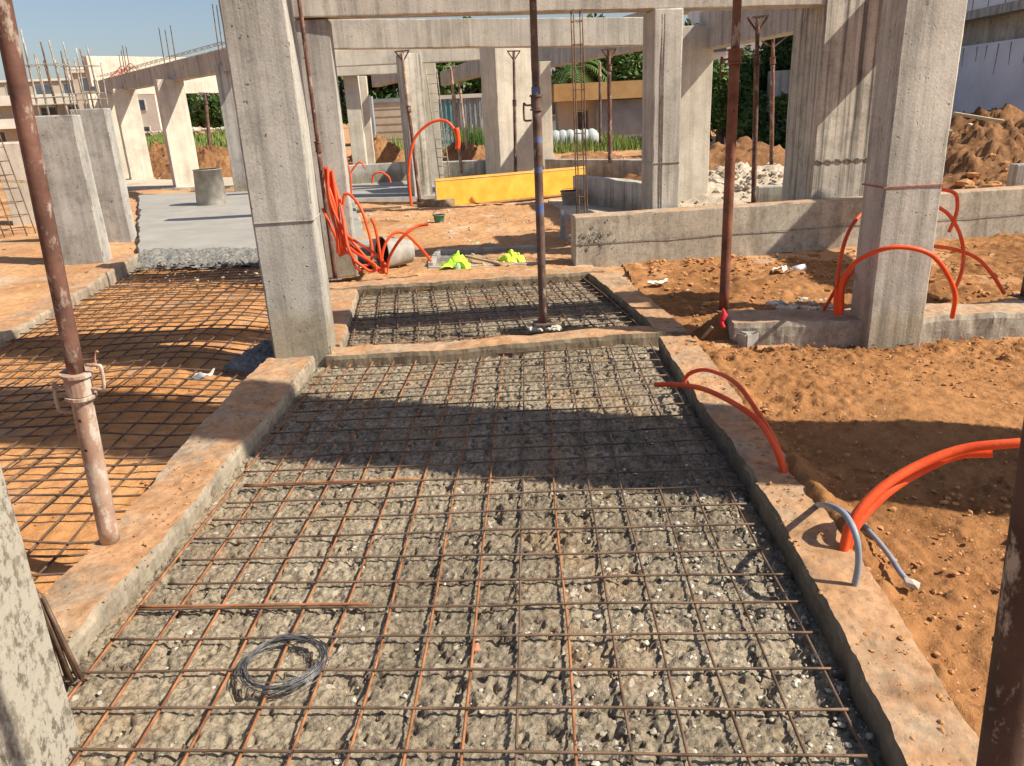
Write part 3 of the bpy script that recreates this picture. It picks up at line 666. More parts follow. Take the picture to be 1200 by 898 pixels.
# ------------------------------------------------------------ low walls
mb = MB(); a_ = math.atan2(.72, 5.1)
def lowwall(p, q, z0, z1, wd, label, mat='conc_wall', res=.08, **k):
    p = np.array(p, float); q = np.array(q, float); d = q-p; L = np.linalg.norm(d); yaw = math.atan2(d[1], d[0])
    c = (p+q)/2+np.array([-d[1], d[0]])/L*wd/2; mb = MB(); cbox(mb, c[0], c[1], z0, z1, L, wd, yaw, res, .006, .012, int(abs(c[0]*5+c[1]*3)))
    o = mb.build('low_wall', M[mat], loc=(c[0], c[1], z0)); tag(o, label, 'low wall', 'low concrete walls'); return o
w1 = lowwall((.41, 7.78), (7.6, 8.84), -.2, .55, .2, 'long low grey concrete wall across the right half, with a horizontal joint line and a dark patch at its left end')
d_ = np.array([7.19, 1.06]); d_ /= np.linalg.norm(d_)
mb = MB(); mb.bar((.45, 7.779, .27), (7.5, 8.818, .28), .004, .006); mb.build('joint_line', M['crumb'], w1)
lowwall((3.1, 10.9), (4.6, 10.75), -.1, .42, .18, 'low shaded wall behind the near floor strip left of the wide pier', 'conc_grey')
P = at(688, 225, 12.6); lowwall((P[0]-.2, 13.1), (1.75, 11.0), -.1, .5, .2, 'sunlit low wall panel right behind the thin ladder of rebar', 'conc')
lowwall((-4.4, 18.6), (-2.9, 18.9), -.1, .5, .2, 'dark low wall in the first opening, below the clay heap', 'conc_grey')
lowwall((-2.4, 17.6), (-.6, 17.3), -.1, .55, .2, 'dark low wall behind the two thin props', 'conc_grey')
lowwall((.3, 17.6), (3.0, 15.3), -.1, .5, .2, 'shaded low wall above the yellow board on the right', 'conc_grey')
lowwall((6.2, 10.3), (9.5, 10.2), -.1, .62, .2, 'short low wall at the right edge behind the long one', 'conc_grey')

# ------------------------------------------------------------ floors, slab
def sheet(name, pts, z, mat, thick=.1, kind='structure', amp=.004):
    n_ = 60; P = np.array(pts, float)
    u, v_ = np.meshgrid(np.linspace(0, 1, n_), np.linspace(0, 1, n_), indexing='ij')
    XY = (P[0][None, None]*((1-u)*(1-v_))[..., None]+P[1]*((u)*(1-v_))[..., None]+P[2]*((u)*(v_))[..., None]+P[3]*((1-u)*(v_))[..., None])
    ed = np.minimum.reduce([u, 1-u, v_, 1-v_]) < 1e-6
    w_ = n2(XY[..., 0], XY[..., 1], 3, 5, 3)*.03
    Zz = np.where(ed, z-thick, z)+n2(XY[..., 0], XY[..., 1], 2, 6, 3)*amp
    o = MB().grid(XY[..., 0]+w_, XY[..., 1]+w_, Zz).build(name, M[mat], loc=(0, 0, 0), smooth=False); tag(o, kind=kind); return o
sheet('fresh_slab', [(-4.98, 9.5), (-1.9, 9.1), (-4.0, 17.5), (-9.3, 18.3)], .10, 'fresh', .2, amp=.003)
sheet('far_floor', [(-4.9, 15.2), (-.2, 14.9), (-.2, 18.6), (-5.4, 19.2)], .075, 'fresh', .15)
sheet('left_floor', [(-13.5, 21.5), (-5.5, 19.0), (-6.0, 22.), (-15, 25.5)], .06, 'screed', .1)
sheet('gravel_floor', [(.75, 8.3), (4.9, 8.75), (4.4, 12.4), (.2, 13.6)], .085, 'screed', .15, amp=.02)
# crumbly concrete edge
random.seed(5)
def rubble(name, n_, box, size, mat, label=None, zf=lambda x, y: 0, kind='stuff', seed=1, flat=.7, mb=None):
    r = np.random.default_rng(seed); mb = mb or MB()
    ico = [(0, 0, 1), (.894, 0, .447), (.276, .851, .447), (-.724, .526, .447), (-.724, -.526, .447), (.276, -.851, .447), (.724, .526, -.447), (-.276, .851, -.447), (-.894, 0, -.447), (-.276, -.851, -.447), (.724, -.526, -.447), (0, 0, -1)]
    fc = [(0, 1, 2), (0, 2, 3), (0, 3, 4), (0, 4, 5), (0, 5, 1), (1, 6, 2), (2, 7, 3), (3, 8, 4), (4, 9, 5), (5, 10, 1), (2, 6, 7), (3, 7, 8), (4, 8, 9), (5, 9, 10), (1, 10, 6), (6, 11, 7), (7, 11, 8), (8, 11, 9), (9, 11, 10), (10, 11, 6)]
    ico = np.array(ico)
    for k in range(n_):
        x = box[0]+(box[1]-box[0])*r.random(); y = box[2]+(box[3]-box[2])*r.random(); s = size[0]*(size[1]/size[0])**(r.random()**2.2)
        V = ico*(1+r.uniform(-.3, .3, (12, 1)))*s*np.array([1, r.uniform(.6, 1), flat*r.uniform(.6, 1)])
        a = r.random()*6.28; V = V@np.array([[math.cos(a), math.sin(a), 0], [-math.sin(a), math.cos(a), 0], [0, 0, 1]])
        mb.add(V+np.array([x, y, zf(x, y)+s*.2]), fc)
    if name is None: return mb
    o = mb.build(name, M[mat], loc=(0, 0, 0)); tag(o, label, kind=kind); return o
mb = MB()
for k in range(14):
    u = k/14; rubble(None, 34, (-4.75+2.9*u, -4.5+2.9*u, 9.15-.35*u, 9.5-.35*u), (.015, .06), None, zf=lambda x, y: .0, seed=k, mb=mb)
o = mb.build('concrete_crumbs', M['crumb'], loc=(0, 0, 0)); tag(o, 'crumbled grey concrete along the front edge of the fresh slab', kind='stuff')
Xs, Ys = np.meshgrid(np.linspace(-4.95, -1.8, 160), np.linspace(0, 1, 24), indexing='ij')
Yw = 9.2-(Xs+4.95)*.13+Ys*.5; Zw = -.05+.16*np.sin(np.clip(Ys, 0, .8)*1.9)+n2(Xs, Yw, 9, 8, 4)*.03-.1*(Ys > .97)
o = MB().grid(Xs, Yw, Zw).build('slab_edge', M['crumb'], loc=(0, 0, 0), smooth=True); tag(o, kind='structure')
def zbed(x, y): return .013
rubble('gravel', 1300, (-1.40, .83, .9, 5.0), (.003, .012), 'stone', 'pale pebbles scattered through the rough concrete of the near bay', zbed, seed=11)
rubble('gravel', 1100, (.05, .83, .9, 3.0), (.004, .015), 'stone', 'denser pale gravel towards the right kerb of the near bay', zbed, seed=12)
rubble('pebbles', 150, (-1.3, .5, 5.4, 7.1), (.005, .014), 'stone', 'few pebbles in the far bay', zbed, seed=13)
rubble('soil_clods', 5200, (1.1, 3.6, .9, 4.9), (.002, .016), 'clod', 'soil clods on the loose orange earth at the right', lambda x, y: .052, seed=14)
rubble('soil_clods', 1500, (1.1, 5.5, 5.3, 7.9), (.006, .035), 'clod', 'soil clods between the foundation beam and the low wall', lambda x, y: .07, seed=15)
rubble('soil_clods', 380, (-4.2, -1.8, 2.0, 8.8), (.006, .022), 'clod', 'clods on the soil of the left bay', lambda x, y: float(bayz(np.array([x]), np.array([y]))[0]), seed=16)
rubble('pebbles', 700, (-4.2, .6, 7.7, 13), (.006, .028), 'stone', 'small stones over the middle yard', lambda x, y: .062, seed=17)
rubble('rubble_floor', 420, (1.6, 4.6, 8.9, 12.2), (.01, .045), 'stone', 'grit and stones on the floor behind the low wall', lambda x, y: .1, seed=18)
rubble('soil_clods', 300, (-12, -4.9, 2.5, 14), (.01, .05), 'clod', 'clods across the yard at the far left', lambda x, y: .03, seed=19)
rubble('kerb_crumbs', 520, (-1.74, -1.46, 1.7, 4.8), (.002, .009), 'clod', 'crumbs of soil on the left kerb', lambda x, y: ZK, seed=22)
rubble('kerb_crumbs', 900, (.87, 1.22, 1.0, 4.9), (.002, .012), 'clod', 'crumbs of soil on the right kerb', lambda x, y: ZK if x < 1.04 else .06, seed=20)

# ------------------------------------------------------------ shoring props
def prop(base, top, r, split, label, lower='prop_brown', upper='prop_dark', handle=True, head=None, plate=True, blue=False, hside=-1, collar_r=1.35):
    base = np.array(base, float); top = np.array(top, float); d = top-base; L = np.linalg.norm(d); d /= L
    T = thing('shoring_prop', base, label, 'shoring prop', 'adjustable steel shoring props')
    x = np.cross(d, [0, -1., 0]); x /= np.linalg.norm(x); y = np.cross(d, x)
    pt = lambda h, a=0, b_=0: base+d*h+x*a+y*b_
    hs = np.linspace(0, split, 12); MB().tube([pt(h) for h in hs], r, 16).build('outer_tube', M[lower], T, smooth=True)
    ru = r*.80; MB().tube([pt(h) for h in np.linspace(split, L, 12)], ru, 16).build('inner_tube', M[upper], T, smooth=True)
    mb = MB(); 
    for (h, hh, rr) in ((split-.055, .012, collar_r+.1), (split-.04, .07, collar_r-.12), (split+.03, .012, collar_r+.15)):
        mb.tube([pt(h), pt(h+hh)], r*rr, 18)
    c_ = mb.build('collar', M[lower], T, smooth=False)
    if handle:
        for s_ in ((hside,) if hside else (-1, 1)):
            a = s_*r*1.1
            P = [pt(split-.02, a), pt(split-.02, a+s_*.035), pt(split-.01, a+s_*.05), pt(split+.06, a+s_*.052) if s_ > 0 else pt(split-.10, a+s_*.052), (pt(split+.07, a+s_*.04) if s_ > 0 else pt(split-.115, a+s_*.04)), (pt(split+.07, a) if s_ > 0 else pt(split-.115, a))]
            MB().tube(spline(P, 5), .0065, 8).build('handle', M[lower], T, smooth=True)
    if blue:
        for (h0, h1) in ((.52, .62), (.70, .75), (.83, .88), (1.02, 1.10)):
            MB().tube([pt(split*h0), pt(split*h0+(h1-h0)*.5*split)], r*1.012, 16, caps=False).build('paint_band', M['blue'], T, smooth=True)
    # pin holes
    mb = MB()
    for h in (split*.62, split*.8) if r > .03 else (): mb.tube([pt(h, 0, -r*.9), pt(h, 0, -r*1.01)], .006, 8)
    if mb.n: mb.build('pin_hole', M['hollow_shade'], T)
    if plate:
        MB().box(base+np.array([0, 0, .004]), (.13, .13, .008), .2).build('base_plate', M[lower], T)
    if head:
        mb = MB(); w_ = head
        mb.bar(pt(L, -w_), pt(L, w_), .05, .02, (0, 0, 1)); 
        for s_ in (-1, 1): mb.bar(pt(L-.16, 0), pt(L-.01, s_*w_*.9), .02, .012, (0, 1, 0.01))
        mb.build('fork_head', M[lower], T)
    return T
b0 = gr(637, 384, ZK); b0[2] = ZK+.03; tp = at(624.5, 0, b0[1]); d_ = (tp-b0)/(tp[2]-b0[2]); 
T0 = prop(b0, b0+d_*(ZB-b0[2]), .029, 1.50, 'tall central prop with blue paint bands in a blob of white mortar', 'prop_dark', 'prop_dark', blue=True, hside=-1)
mb = MB(); ico_ = rubble(None, 26, (b0[0]-.10, b0[0]+.12, b0[1]-.06, b0[1]+.04), (.02, .05), None, zf=lambda x, y: ZK-.004, seed=31, mb=mb)
o = mb.build('mortar_blob', M['stone'], loc=(b0[0], b0[1], ZK)); tag(o, 'lumpy whitish mortar round the foot of the central prop', 'mortar lump')
b1 = gr(848, 364, .10); tp = at(864, 0, b1[1]); d_ = (tp-b1)/(tp[2]-b1[2])
prop(b1, b1+d_*(ZB+.3-b1[2]), .036, 1.76, 'thick red-oxide prop between the slim column and the right column', 'prop_red', 'prop_brown', hside=-1)
b2 = gr(129, 633, ZK); tp = at(7, 30, b2[1]-.1); d_ = (tp-b2)/(tp[2]-b2[2])
prop(b2, b2+d_*(ZB-b2[2]), .036, .66, 'leaning rust-brown prop on the left kerb with two bent handles and cement stains', 'prop_pale', 'prop_brown', hside=0, plate=False)
b3 = at(1170, 905, .92); tp = at(1222, 560, b3[1]); d_ = (tp-b3)/(tp[2]-b3[2])
b3 = b3-d_*(b3[2]-.05)
prop(b3, b3+d_*2.3, .030, 1.9, 'dark nearest prop cut by the right edge of the frame, with paint-splashed foot', 'prop_near', 'prop_near', handle=False, plate=True)
def farprop(pb, pt_, y, rad, zt, label, split=1.5, lower='prop_brown', upper='prop_pale', head=.12, **k):
    B = at(pb[0], pb[1], y); B[2] = max(B[2], -.05); Tt = at(pt_[0], pt_[1], y)
    dd = (Tt-B)/(Tt[2]-B[2]); prop(B, Tt if zt is None else B+dd*(zt-B[2]), rad, split, label, lower, upper, handle=False, head=head, **k)
farprop((492, 238), (471, 60), 13.6, .030, None, 'thin leaning prop with forked head in front of the fluted column', .75+.8)
farprop((541, 203), (528, 78), 16.4, .034, None, 'prop with forked head to the right of the thin rebar cage', 1.5, 'prop_pale', 'prop_pale')
farprop((547, 178), (537, 86), 21, .032, None, 'plain prop close behind the fork-headed one near the rebar cage', 1.5, 'prop_pale', 'prop_pale', None)
farprop((604.5, 218), (602, 60), 15.1, .030, None, 'dark thin prop standing against the face of the broad column', 1.5, 'prop_dark', 'prop_dark')
farprop((715, 192), (713.5, 58), 13.4, .036, None, 'brown prop under the slanting beam, to the right of the rebar ladder', 1.5, 'prop_brown', 'prop_brown')
farprop((703.5, 168), (703, 73), 20, .036, None, 'distant grey prop with white patches between two brown ones', 1.5, 'prop_dark', 'prop_pale', None)
farprop((883, 238), (888, 20), 9.6, .030, None, 'violet-brown prop with forked head between the thick red prop and the wide pier', 1.62, 'prop_brown', 'prop_brown')
farprop((904, 193), (906, 42), 12.4, .032, None, 'rusty prop with wide braced head just left of the wide pier', 1.5, 'prop_brown', 'prop_brown', .26)
farprop((247, 181), (240, 109), 27.4, .06, None, 'lone small prop under the far beam on the left, above the clay heap', 1.7, 'prop_dark', 'prop_dark', .2)
b8 = gr(383, 287, .04); tp = at(351, 0, b8[1]-1.2)
b8 = at(385, 262, 7.7); b8[2] = .04; tp = at(350.5, 0, 7.6); d_ = (tp-b8)/(tp[2]-b8[2])
prop(b8, b8+d_*(2.8-b8[2]), .024, 1.3, 'slender rust-coloured prop squeezed behind the right edge of the tall centre-left column', 'prop_brown', 'prop_brown', handle=False)
B = at(1198, 362, 5.3); B[2] = .2; prop(B, B+np.array([.03, 0, 2.2]), .03, 1.5, 'prop just cut off by the right edge on the foundation beam', 'prop_dark', 'prop_dark', handle=False)

# rebar cages
def cage(cx, cy, z0, z1, wx, wy, n_st, label, r=.007, mt='rebar_rust', lean=(0, 0), corners=4, yaw=A8):
    T = thing('rebar_cage', (cx, cy, z0), label, 'rebar cage')
    cs = [(-1, -1), (1, -1), (1, 1), (-1, 1)]
    def q(s_, z):
        x, y = rotp(s_[0]*wx/2, s_[1]*wy/2, yaw); f = (z-z0)/(z1-z0); return (cx+x+lean[0]*f, cy+y+lean[1]*f, z)
    for s_ in cs: MB().tube([q(s_, z) for z in np.linspace(z0, z1, 8)], r, 7).build('bar', M[mt], T, smooth=True)
    for k in range(n_st):
        z = z0+(z1-z0)*(k+.5)/n_st; MB().tube([q(s_, z) for s_ in cs+cs[:1]], r*.65, 5).build('stirrup', M[mt], T)
B = at(683, 252, 8.1); Tp = at(675.5, 0, 8.1)
cage((B[0]+.0), 8.1, .0, 2.45, .085, .12, 12, 'slim rusty ladder of rebar rising beside the left end of the low wall', .0065, 'rebar_dark', (Tp[0]-B[0]-.0, 0))
B = at(522, 203, 15.6); cage(B[0], 15.6, 0, 2.35, .20, .2, 14, 'pale vertical rebar cage left of the broad column', .009, 'rebar_pale', (-.13, 0))
B = at(8, 215, 12.5); cage(B[0], 12.5, 0, 1.7, .35, .3, 8, 'rusty rebar cage at the left edge behind the leaning prop', .009, 'rebar_dark', (-.2, 0))

# ------------------------------------------------------------ orange conduits
def conduit(P, r, label, mt='orange', group='orange conduits sticking out of the concrete', open_=True, n=12, k=10, name='conduit'):
    P = np.array(P, float); S = spline(P, k)
    mb = MB().tube(S, r, n, caps=False); o = mb.build(name, M[mt], loc=P[0], smooth=True); tag(o, label, 'conduit', group)
    d = S[-1]-S[-2]; d /= np.linalg.norm(d)
    MB().tube([S[-1]-d*r*1.2, S[-1]-d*r*.7], r*.93, n).build('bore_shade', M['orange_in_shade' if mt == 'orange' else 'hollow_shade'], o)  # dark plug paints the shade inside the open end
    return o
A = gr(921, 562, ZK-.03)
conduit([A, at(906, 520, A[1]+.06), at(880, 486, A[1]+.22), at(830, 458, A[1]+.5), at(793, 451, A[1]+.68), at(768, 451, A[1]+.78)], .0125, 'orange conduit reaching farthest left over the near bay from the right kerb')
conduit([A+[.012, .01, 0], at(908, 517, A[1]+.10), at(889, 485, A[1]+.3), at(862, 449, A[1]+.62), at(830, 434, A[1]+.95), at(808, 438, A[1]+1.1), at(801, 450, A[1]+1.12)], .0115, 'darker orange conduit arching higher over the right kerb and dropping on its inner edge')
B = gr(987, 652, ZK-.02)
conduit([B, at(998, 612, B[1]+.02), at(1028, 576, B[1]+.06), at(1075, 546, B[1]+.1), at(1130, 526, B[1]+.1), at(1196, 519, B[1]+.05)], .0165, 'longest thick orange conduit bowed to the right over the loose soil')
conduit([B+[.02, .02, 0], at(1002, 618, B[1]+.04), at(1034, 582, B[1]+.1), at(1075, 554, B[1]+.14), at(1120, 534, B[1]+.14), at(1163, 531, B[1]+.1)], .0165, 'shorter thick orange conduit paired with the longest one over the loose soil')
G_ = gr(1000, 694, ZK-.02)
conduit([G_, at(1006, 660, G_[1]+.0), at(1003, 628, G_[1]+.02), at(990, 603, G_[1]+.1), at(972, 593, G_[1]+.22), gr(956, 592, .06)], .0105, 'grey conduit looping out of the right kerb beside the thick orange pair', 'greytube', None)
conduit([gr(1071, 689, .075), gr(1056, 672, .085), gr(1040, 648, .09), gr(1018, 622, .09), gr(1000, 605, .08), gr(985, 597, .06)], .0095, 'grey conduit lying on the loose soil with a bulged end', 'greytube', None)
e = gr(1068, 684, .08); mb = MB(); rubble(None, 1, (e[0]-.001, e[0], e[1]-.001, e[1]), (.026, .027), None, zf=lambda x, y: .075, seed=4, mb=mb)
o = mb.build('cement_lump', M['stone'], loc=e); tag(o, 'lump of cement stuck on the end of the grey conduit lying on soil', 'cement lump')
# group at the right column
def loop(pts, r, label, k=10): conduit([at(*p) for p in pts], r, label, k=k)
loop([(981, 368, 4.98), (981, 335, 4.98), (988, 290, 5.05), (1003, 258, 5.2), (1030, 236, 5.3), (1062, 226, 5.35), (1095, 222, 5.4), (1118, 226, 5.45), (1122, 240, 5.42), (1119, 256, 5.4), (1112, 272, 5.38)], .0125, 'highest thin orange conduit looping up behind the right column')
loop([(984, 366, 4.96), (986, 333, 4.94), (1002, 308, 4.85), (1032, 293, 4.7), (1060, 290, 4.66), (1090, 298, 4.64), (1108, 318, 4.66), (1119, 345, 4.7), (1116, 372, 4.8)], .0145, 'bright orange conduit arching across the front of the right column')
loop([(987, 366, 5.0), (989, 335, 5.0), (1003, 315, 5.12), (1022, 304, 5.25), (1060, 290, 5.35), (1105, 290, 5.4), (1140, 300, 5.4), (1160, 318, 5.38), (1177, 344, 5.35)], .0125, 'orange conduit passing behind the right column and coming down at the far right')
loop([(966, 362, 5.2), (976, 345, 5.1), (984, 330, 5.05)], .012, 'short stub of orange conduit crossing the bundle left of the right column')
loop([(1119, 340, 5.3), (1127, 318, 5.35), (1129, 295, 5.4), (1124, 272, 5.42), (1112, 252, 5.4), (1095, 240, 5.4)], .0125, 'orange conduit bulging out on the right side of the right column')
for dx in (0, 3, 6):
    loop([(979+dx, 369, 4.97), (979+dx, 350, 4.96), (980+dx, 336, 4.96)], .012, 'one of the three short orange stubs packed at the left foot of the right column')
for o in list(col.objects):
    if o.get('label', '').startswith('one of the three short'): o['group'] = 'short orange stubs at the right column'
# bundle behind the centre-left column
random.seed(21)
yb_ = 7.55
labs = ['leftmost strand', 'inner strand', 'thick middle strand', 'sagging strand', 'long drooping strand']
BU = [
 [(384, 196, 7.6), (386, 230, 7.5), (398, 262, 7.45), (420, 292, 7.4), (446, 320, 7.3)],
 [(380, 205, 7.6), (392, 240, 7.5), (400, 275, 7.45), (425, 300, 7.4), (448, 318, 7.3)],
 [(389, 200, 7.6), (396, 245, 7.5), (403, 290, 7.45), (415, 300, 7.5)],
 [(382, 210, 7.6), (388, 250, 7.55), (400, 285, 7.5), (402, 298, 7.5)],
 [(392, 215, 7.6), (399, 240, 7.5), (405, 270, 7.4), (412, 292, 7.35), (440, 311, 7.2), (434, 318, 7.2), (415, 305, 7.2)],
 [(378, 245, 7.7), (386, 262, 7.6), (394, 280, 7.6), (396, 297, 7.6)],
 [(402, 240, 7.5), (404, 228, 7.5), (412, 230, 7.5), (424, 247, 7.45), (434, 280, 7.4), (436, 300, 7.35), (430, 311, 7.3), (418, 308, 7.3), (408, 290, 7.3), (403, 262, 7.4)],
 [(404, 275, 7.4), (418, 284, 7.35), (436, 295, 7.3), (450, 308, 7.25), (452, 320, 7.2)],
 [(398, 300, 7.4), (410, 296, 7.35), (416, 312, 7.3), (424, 318, 7.25)],
]
BL = ['upright orange conduit at the left of the tangle, bending out to the kerb', 'orange conduit of the tangle running straight from the column top down to the right',
 'orange conduit hanging straightest in the tangle', 'orange conduit coiled tight against the pale column', 'orange conduit drooping lowest in the tangle before turning back',
 'short orange conduit low at the far left of the tangle', 'big open orange loop bulging right from the tangle', 'orange conduit leaving the tangle low to the right towards the kerb stubs',
 'little orange curl at the foot of the tangle']
for P, lb_ in zip(BU, BL): conduit([at(*p) for p in P], .0135, lb_, group='tangle of orange conduits', k=8)
for q in range(6):
    dx = random.uniform(-5, 5); P = [(384+dx, 196+q*3, 7.62), (390+dx*1.3+q, 235, 7.56), (396+dx*.6+q, 270, 7.5), (398+q*1.5, 300-q*2, 7.5)]
    o = conduit([at(*p) for p in P], .0125, 'one of the six near-identical orange strands packed in the core of the tangle', group='core strands of the orange tangle', k=8)
for P, lb_ in (([(449, 321, 7.25), (445, 295, 7.27), (440, 268, 7.3), (435, 256, 7.3)], 'straight orange stub leaning left above the far kerb'),
               ([(448, 321, 7.25), (448, 298, 7.27), (455, 280, 7.3), (466, 272, 7.35), (478, 276, 7.4), (493, 291, 7.5), (505, 306, 7.6)], 'orange conduit arching down to the right beside the concrete pit'),
               ([(453, 321, 7.25), (456, 303, 7.2), (466, 285, 7.15), (478, 272, 7.15), (490, 265, 7.2), (502, 263, 7.2)], 'orange conduit sweeping up and right over the dusty bucket'),
               ([(482, 241, 11.6), (479, 200, 11.6), (485, 165, 11.6), (500, 147, 11.6), (516, 141, 11.6), (528, 146, 11.6), (535, 160, 11.6), (535, 174, 11.6)], 'tall thin orange hoop in front of the fluted column'),
               ([(412, 232, 14.5), (411, 208, 14.5), (407, 192, 14.5), (402, 184, 14.5)], 'small upright orange conduit on the far floor near the pale column'),
               ([(410, 204, 15), (416, 195, 15), (422, 190, 15), (428, 197, 15)], 'tiny orange arc on the far floor'),
               ([(436, 215, 14), (438, 205, 14), (446, 202, 14), (455, 207, 14), (458, 214, 14)], 'low orange arch on the far floor by the fluted column')):
    Pw = np.array([at(*p) for p in P])
    conduit(Pw, .014 if P[0][2] < 9 else (.02 if 'hoop' in lb_ else .016), lb_, k=8)
mb = MB(); S = spline([at(535, 150, 11.6), at(537, 165, 11.6), at(536, 175, 11.6)], 4); mb.tube(S, .036, 8); o = mb.build('conduit_bundle_end', M['orange'], smooth=True); tag(o, 'thick taped orange end hanging from the tall hoop', 'conduit', 'orange conduits sticking out of the concrete')

# ------------------------------------------------------------ things in the yard
# yellow formwork board
P = at(513, 245, 13.7); Q = at(686, 227, 15.1)
T = thing('formwork_board', ((P[0]+Q[0])/2, 14.4, 0), 'long yellow shuttering board standing on edge in the middle yard', 'formwork board')
a_ = math.atan2(Q[1]-P[1], Q[0]-P[0]); L = math.hypot(Q[0]-P[0], Q[1]-P[1]); cx, cy = (P[0]+Q[0])/2, (P[1]+Q[1])/2
def bx(mb, u, v, z, du, dv, dz): mb.box((cx+u*math.cos(a_)-v*math.sin(a_), cy+u*math.sin(a_)+v*math.cos(a_), z), (du, dv, dz), a_)
mb = MB()
X, Zz = np.meshgrid(np.linspace(-L/2, L/2, 60), np.linspace(.0, .47, 12), indexing='ij'); Dv = n2(X, Zz, 1.5, 5, 2)*.006-.02*(1-Zz/.46)
mb.grid(cx+X*math.cos(a_)-Dv*math.sin(a_), cy+X*math.sin(a_)+Dv*math.cos(a_), Zz+.03*(Q[2] > P[2]) + X*0)
mb.build('panel', M['yellow'], T)
mb = MB(); bx(mb, 0, .022, .23, L-.004, .03, .455); mb.build('back_ply', M['ply_edge'], T)
mb = MB(); bx(mb, 0, .012, .467, L, .045, .012); bx(mb, -L/2-.006, .012, .235, .010, .045, .47); mb.build('edge_strip', M['woodpale'], T)
mb = MB(); bx(mb, 0, -.03, .015, L, .05, .03); mb.build('bottom_batten', M['ply_edge'], T)
# dusty bucket on its side
def bucket(c, r0, r1, h, mtx, mt, label, name='bucket', bail=True, fill=None, cat='bucket', rim=True):
    T = thing(name, c, label, cat)
    mtx = np.array(mtx)
    mb = MB().lathe([(0.001, 0), (r0, 0), (r0*1.01, .01), (r1, h), (r1*1.05, h), (r1*1.05, h-.015), (r1, h-.016)], 26, c, mtx); mb.build('shell', M[mt], T, smooth=True)
    MB().lathe([(0.001, .012), (r0*.95, .012), (r1*.965, h-.001)], 26, c, mtx).build('inside', M['hollow_shade'], T, smooth=True)
    if bail:
        an = np.linspace(0, math.pi, 14); P = np.stack([r1*1.05*np.cos(an), -.02+.9*r1*np.sin(an)*.25-.0*an, h-.01+.95*r1*np.sin(an)*(bail if bail is not True else .3)], 1)@mtx.T+np.array(c)
        MB().tube(P, .004 if r1 < .2 else .006, 6).build('bail', M['wire'], T, smooth=True)
    return T
def rotm(ax, a): return np.array(Matrix.Rotation(a, 3, Vector(ax)))
c_ = gr(476, 284, .04); c_ = at(478, 272, 8.35); c_[2] = .18
mt_ = rotm((0, 0, 1), math.radians(35)) @ rotm((0, 1, 0), math.radians(-86))
bucket(c_, .125, .17, .33, mt_, 'grey_pail', 'dusty grey bucket lying on its side with its dark mouth to the left')
c_ = at(447, 268, 8.9); c_[2] = .03
o = None
mb = MB(); cbox(mb, c_[0], c_[1], .02, .24, .30, .2, .3, .06, .01, .02, 3); o = mb.build('concrete_block', M['conc_pitted'], loc=(c_[0], c_[1], .02)); tag(o, 'broken grey concrete block left of the lying bucket', 'block')
c_ = gr(515, 262, .04)
bucket(c_, .065, .085, .13, np.eye(3), 'green_pail', 'small green pot with a raised wire handle in front of the yellow board', 'pot', bail=1.0, cat='pot')
c_ = gr(669, 243, .05)
bucket(c_, .12, .16, .26, np.eye(3), 'grey_pail', 'grey bucket standing by the right end of the yellow board')
c_ = gr(660, 281, .04)
mb = MB().lathe([(.075, 0), (.077, .025), (.05, .05), (.036, .10), (.034, .26), (.030, .30), (.001, .305)], 16, c_); o = mb.build('pipe_stub', M['grey_pail'], loc=c_, smooth=True); tag(o, 'small pale vertical pipe with flared foot left of the low wall end', 'pipe')
MB().lathe([(.012, .30), (.02, .33), (.012, .36), (.001, .362)], 10, c_).build('plug', M['white'], o, smooth=True)
# concrete pit with cloths
px0, px1, py0, py1 = -1.02, .08, 8.05, 8.75
T = thing('inspection_pit', (-.5, 8.4, 0), 'shallow open concrete pit beyond the far kerb with green cloths on its rim', 'pit')
mb = MB()
for c, d in (((-.5, 8.80, .03), (1.25, .07, .16)), ((-.5, 8.02, .0), (1.25, .06, .14)), ((-1.10, 8.4, .03), (.06, .72, .16)), ((.10, 8.4, .0), (.06, .72, .16))):
    cbox(mb, c[0], c[1], c[2]-d[2]/2, c[2]+d[2]/2, d[0], d[1], .0, .05, .008, .012, int(d[0]*90))
mb.build('rim', M['conc_pitted'], T)
MB().box((-.5, 8.4, .045), (1.2, .74, .01)).build('floor', M['crumb'], T)
def cloth(c, w_, d, h, mt, label, seed, name='cloth'):
    r = np.random.default_rng(seed); X, Y = np.meshgrid(np.linspace(-1, 1, 34), np.linspace(-1, 1, 34), indexing='ij')
    R_ = np.hypot(X, Y); ed = .75+.25*n2(X, Y, 1.6, seed, 2)
    Zz = h*.8*np.exp(-(R_/ed)**2*1.5)+np.abs(n2(X, Y, 2.6, seed+2, 2))*h*.38-.02
    Xw = X*w_*ed+n2(X, Y, 2, seed+4, 2)*w_*.25; Yw = Y*d*ed+n2(X, Y, 2, seed+6, 2)*d*.25
    o = MB().grid(c[0]+Xw, c[1]+Yw, c[2]+Zz-.10*np.clip(R_-.7, 0, 1)).build(name, M[mt], loc=c, smooth=True); tag(o, label, 'cloth'); return o
c_ = at(533, 292, 8.05); c_[2] = .10; cloth(c_, .17, .14, .13, 'hivis', 'crumpled fluorescent green vest on the left rim of the pit', 3)
c_ = at(535, 300, 7.95); c_[2] = .05; cloth(c_, .06, .05, .08, 'sage', 'pale green rag hanging below the fluorescent vest', 8)
c_ = at(600, 290, 8.2); c_[2] = .09; cloth(c_, .20, .15, .10, 'hivis_y', 'crumpled yellow-green vest on the right side of the pit', 5)
c_ = at(558, 276, 9.4); c_[2] = .04; cloth(c_, .12, .16, .06, 'sage', 'pale green leafy rag behind the pit, left one', 11)
c_ = at(572, 274, 9.3); c_[2] = .04; cloth(c_, .11, .16, .07, 'sage', 'pale green leafy rag behind the pit, right one', 12)
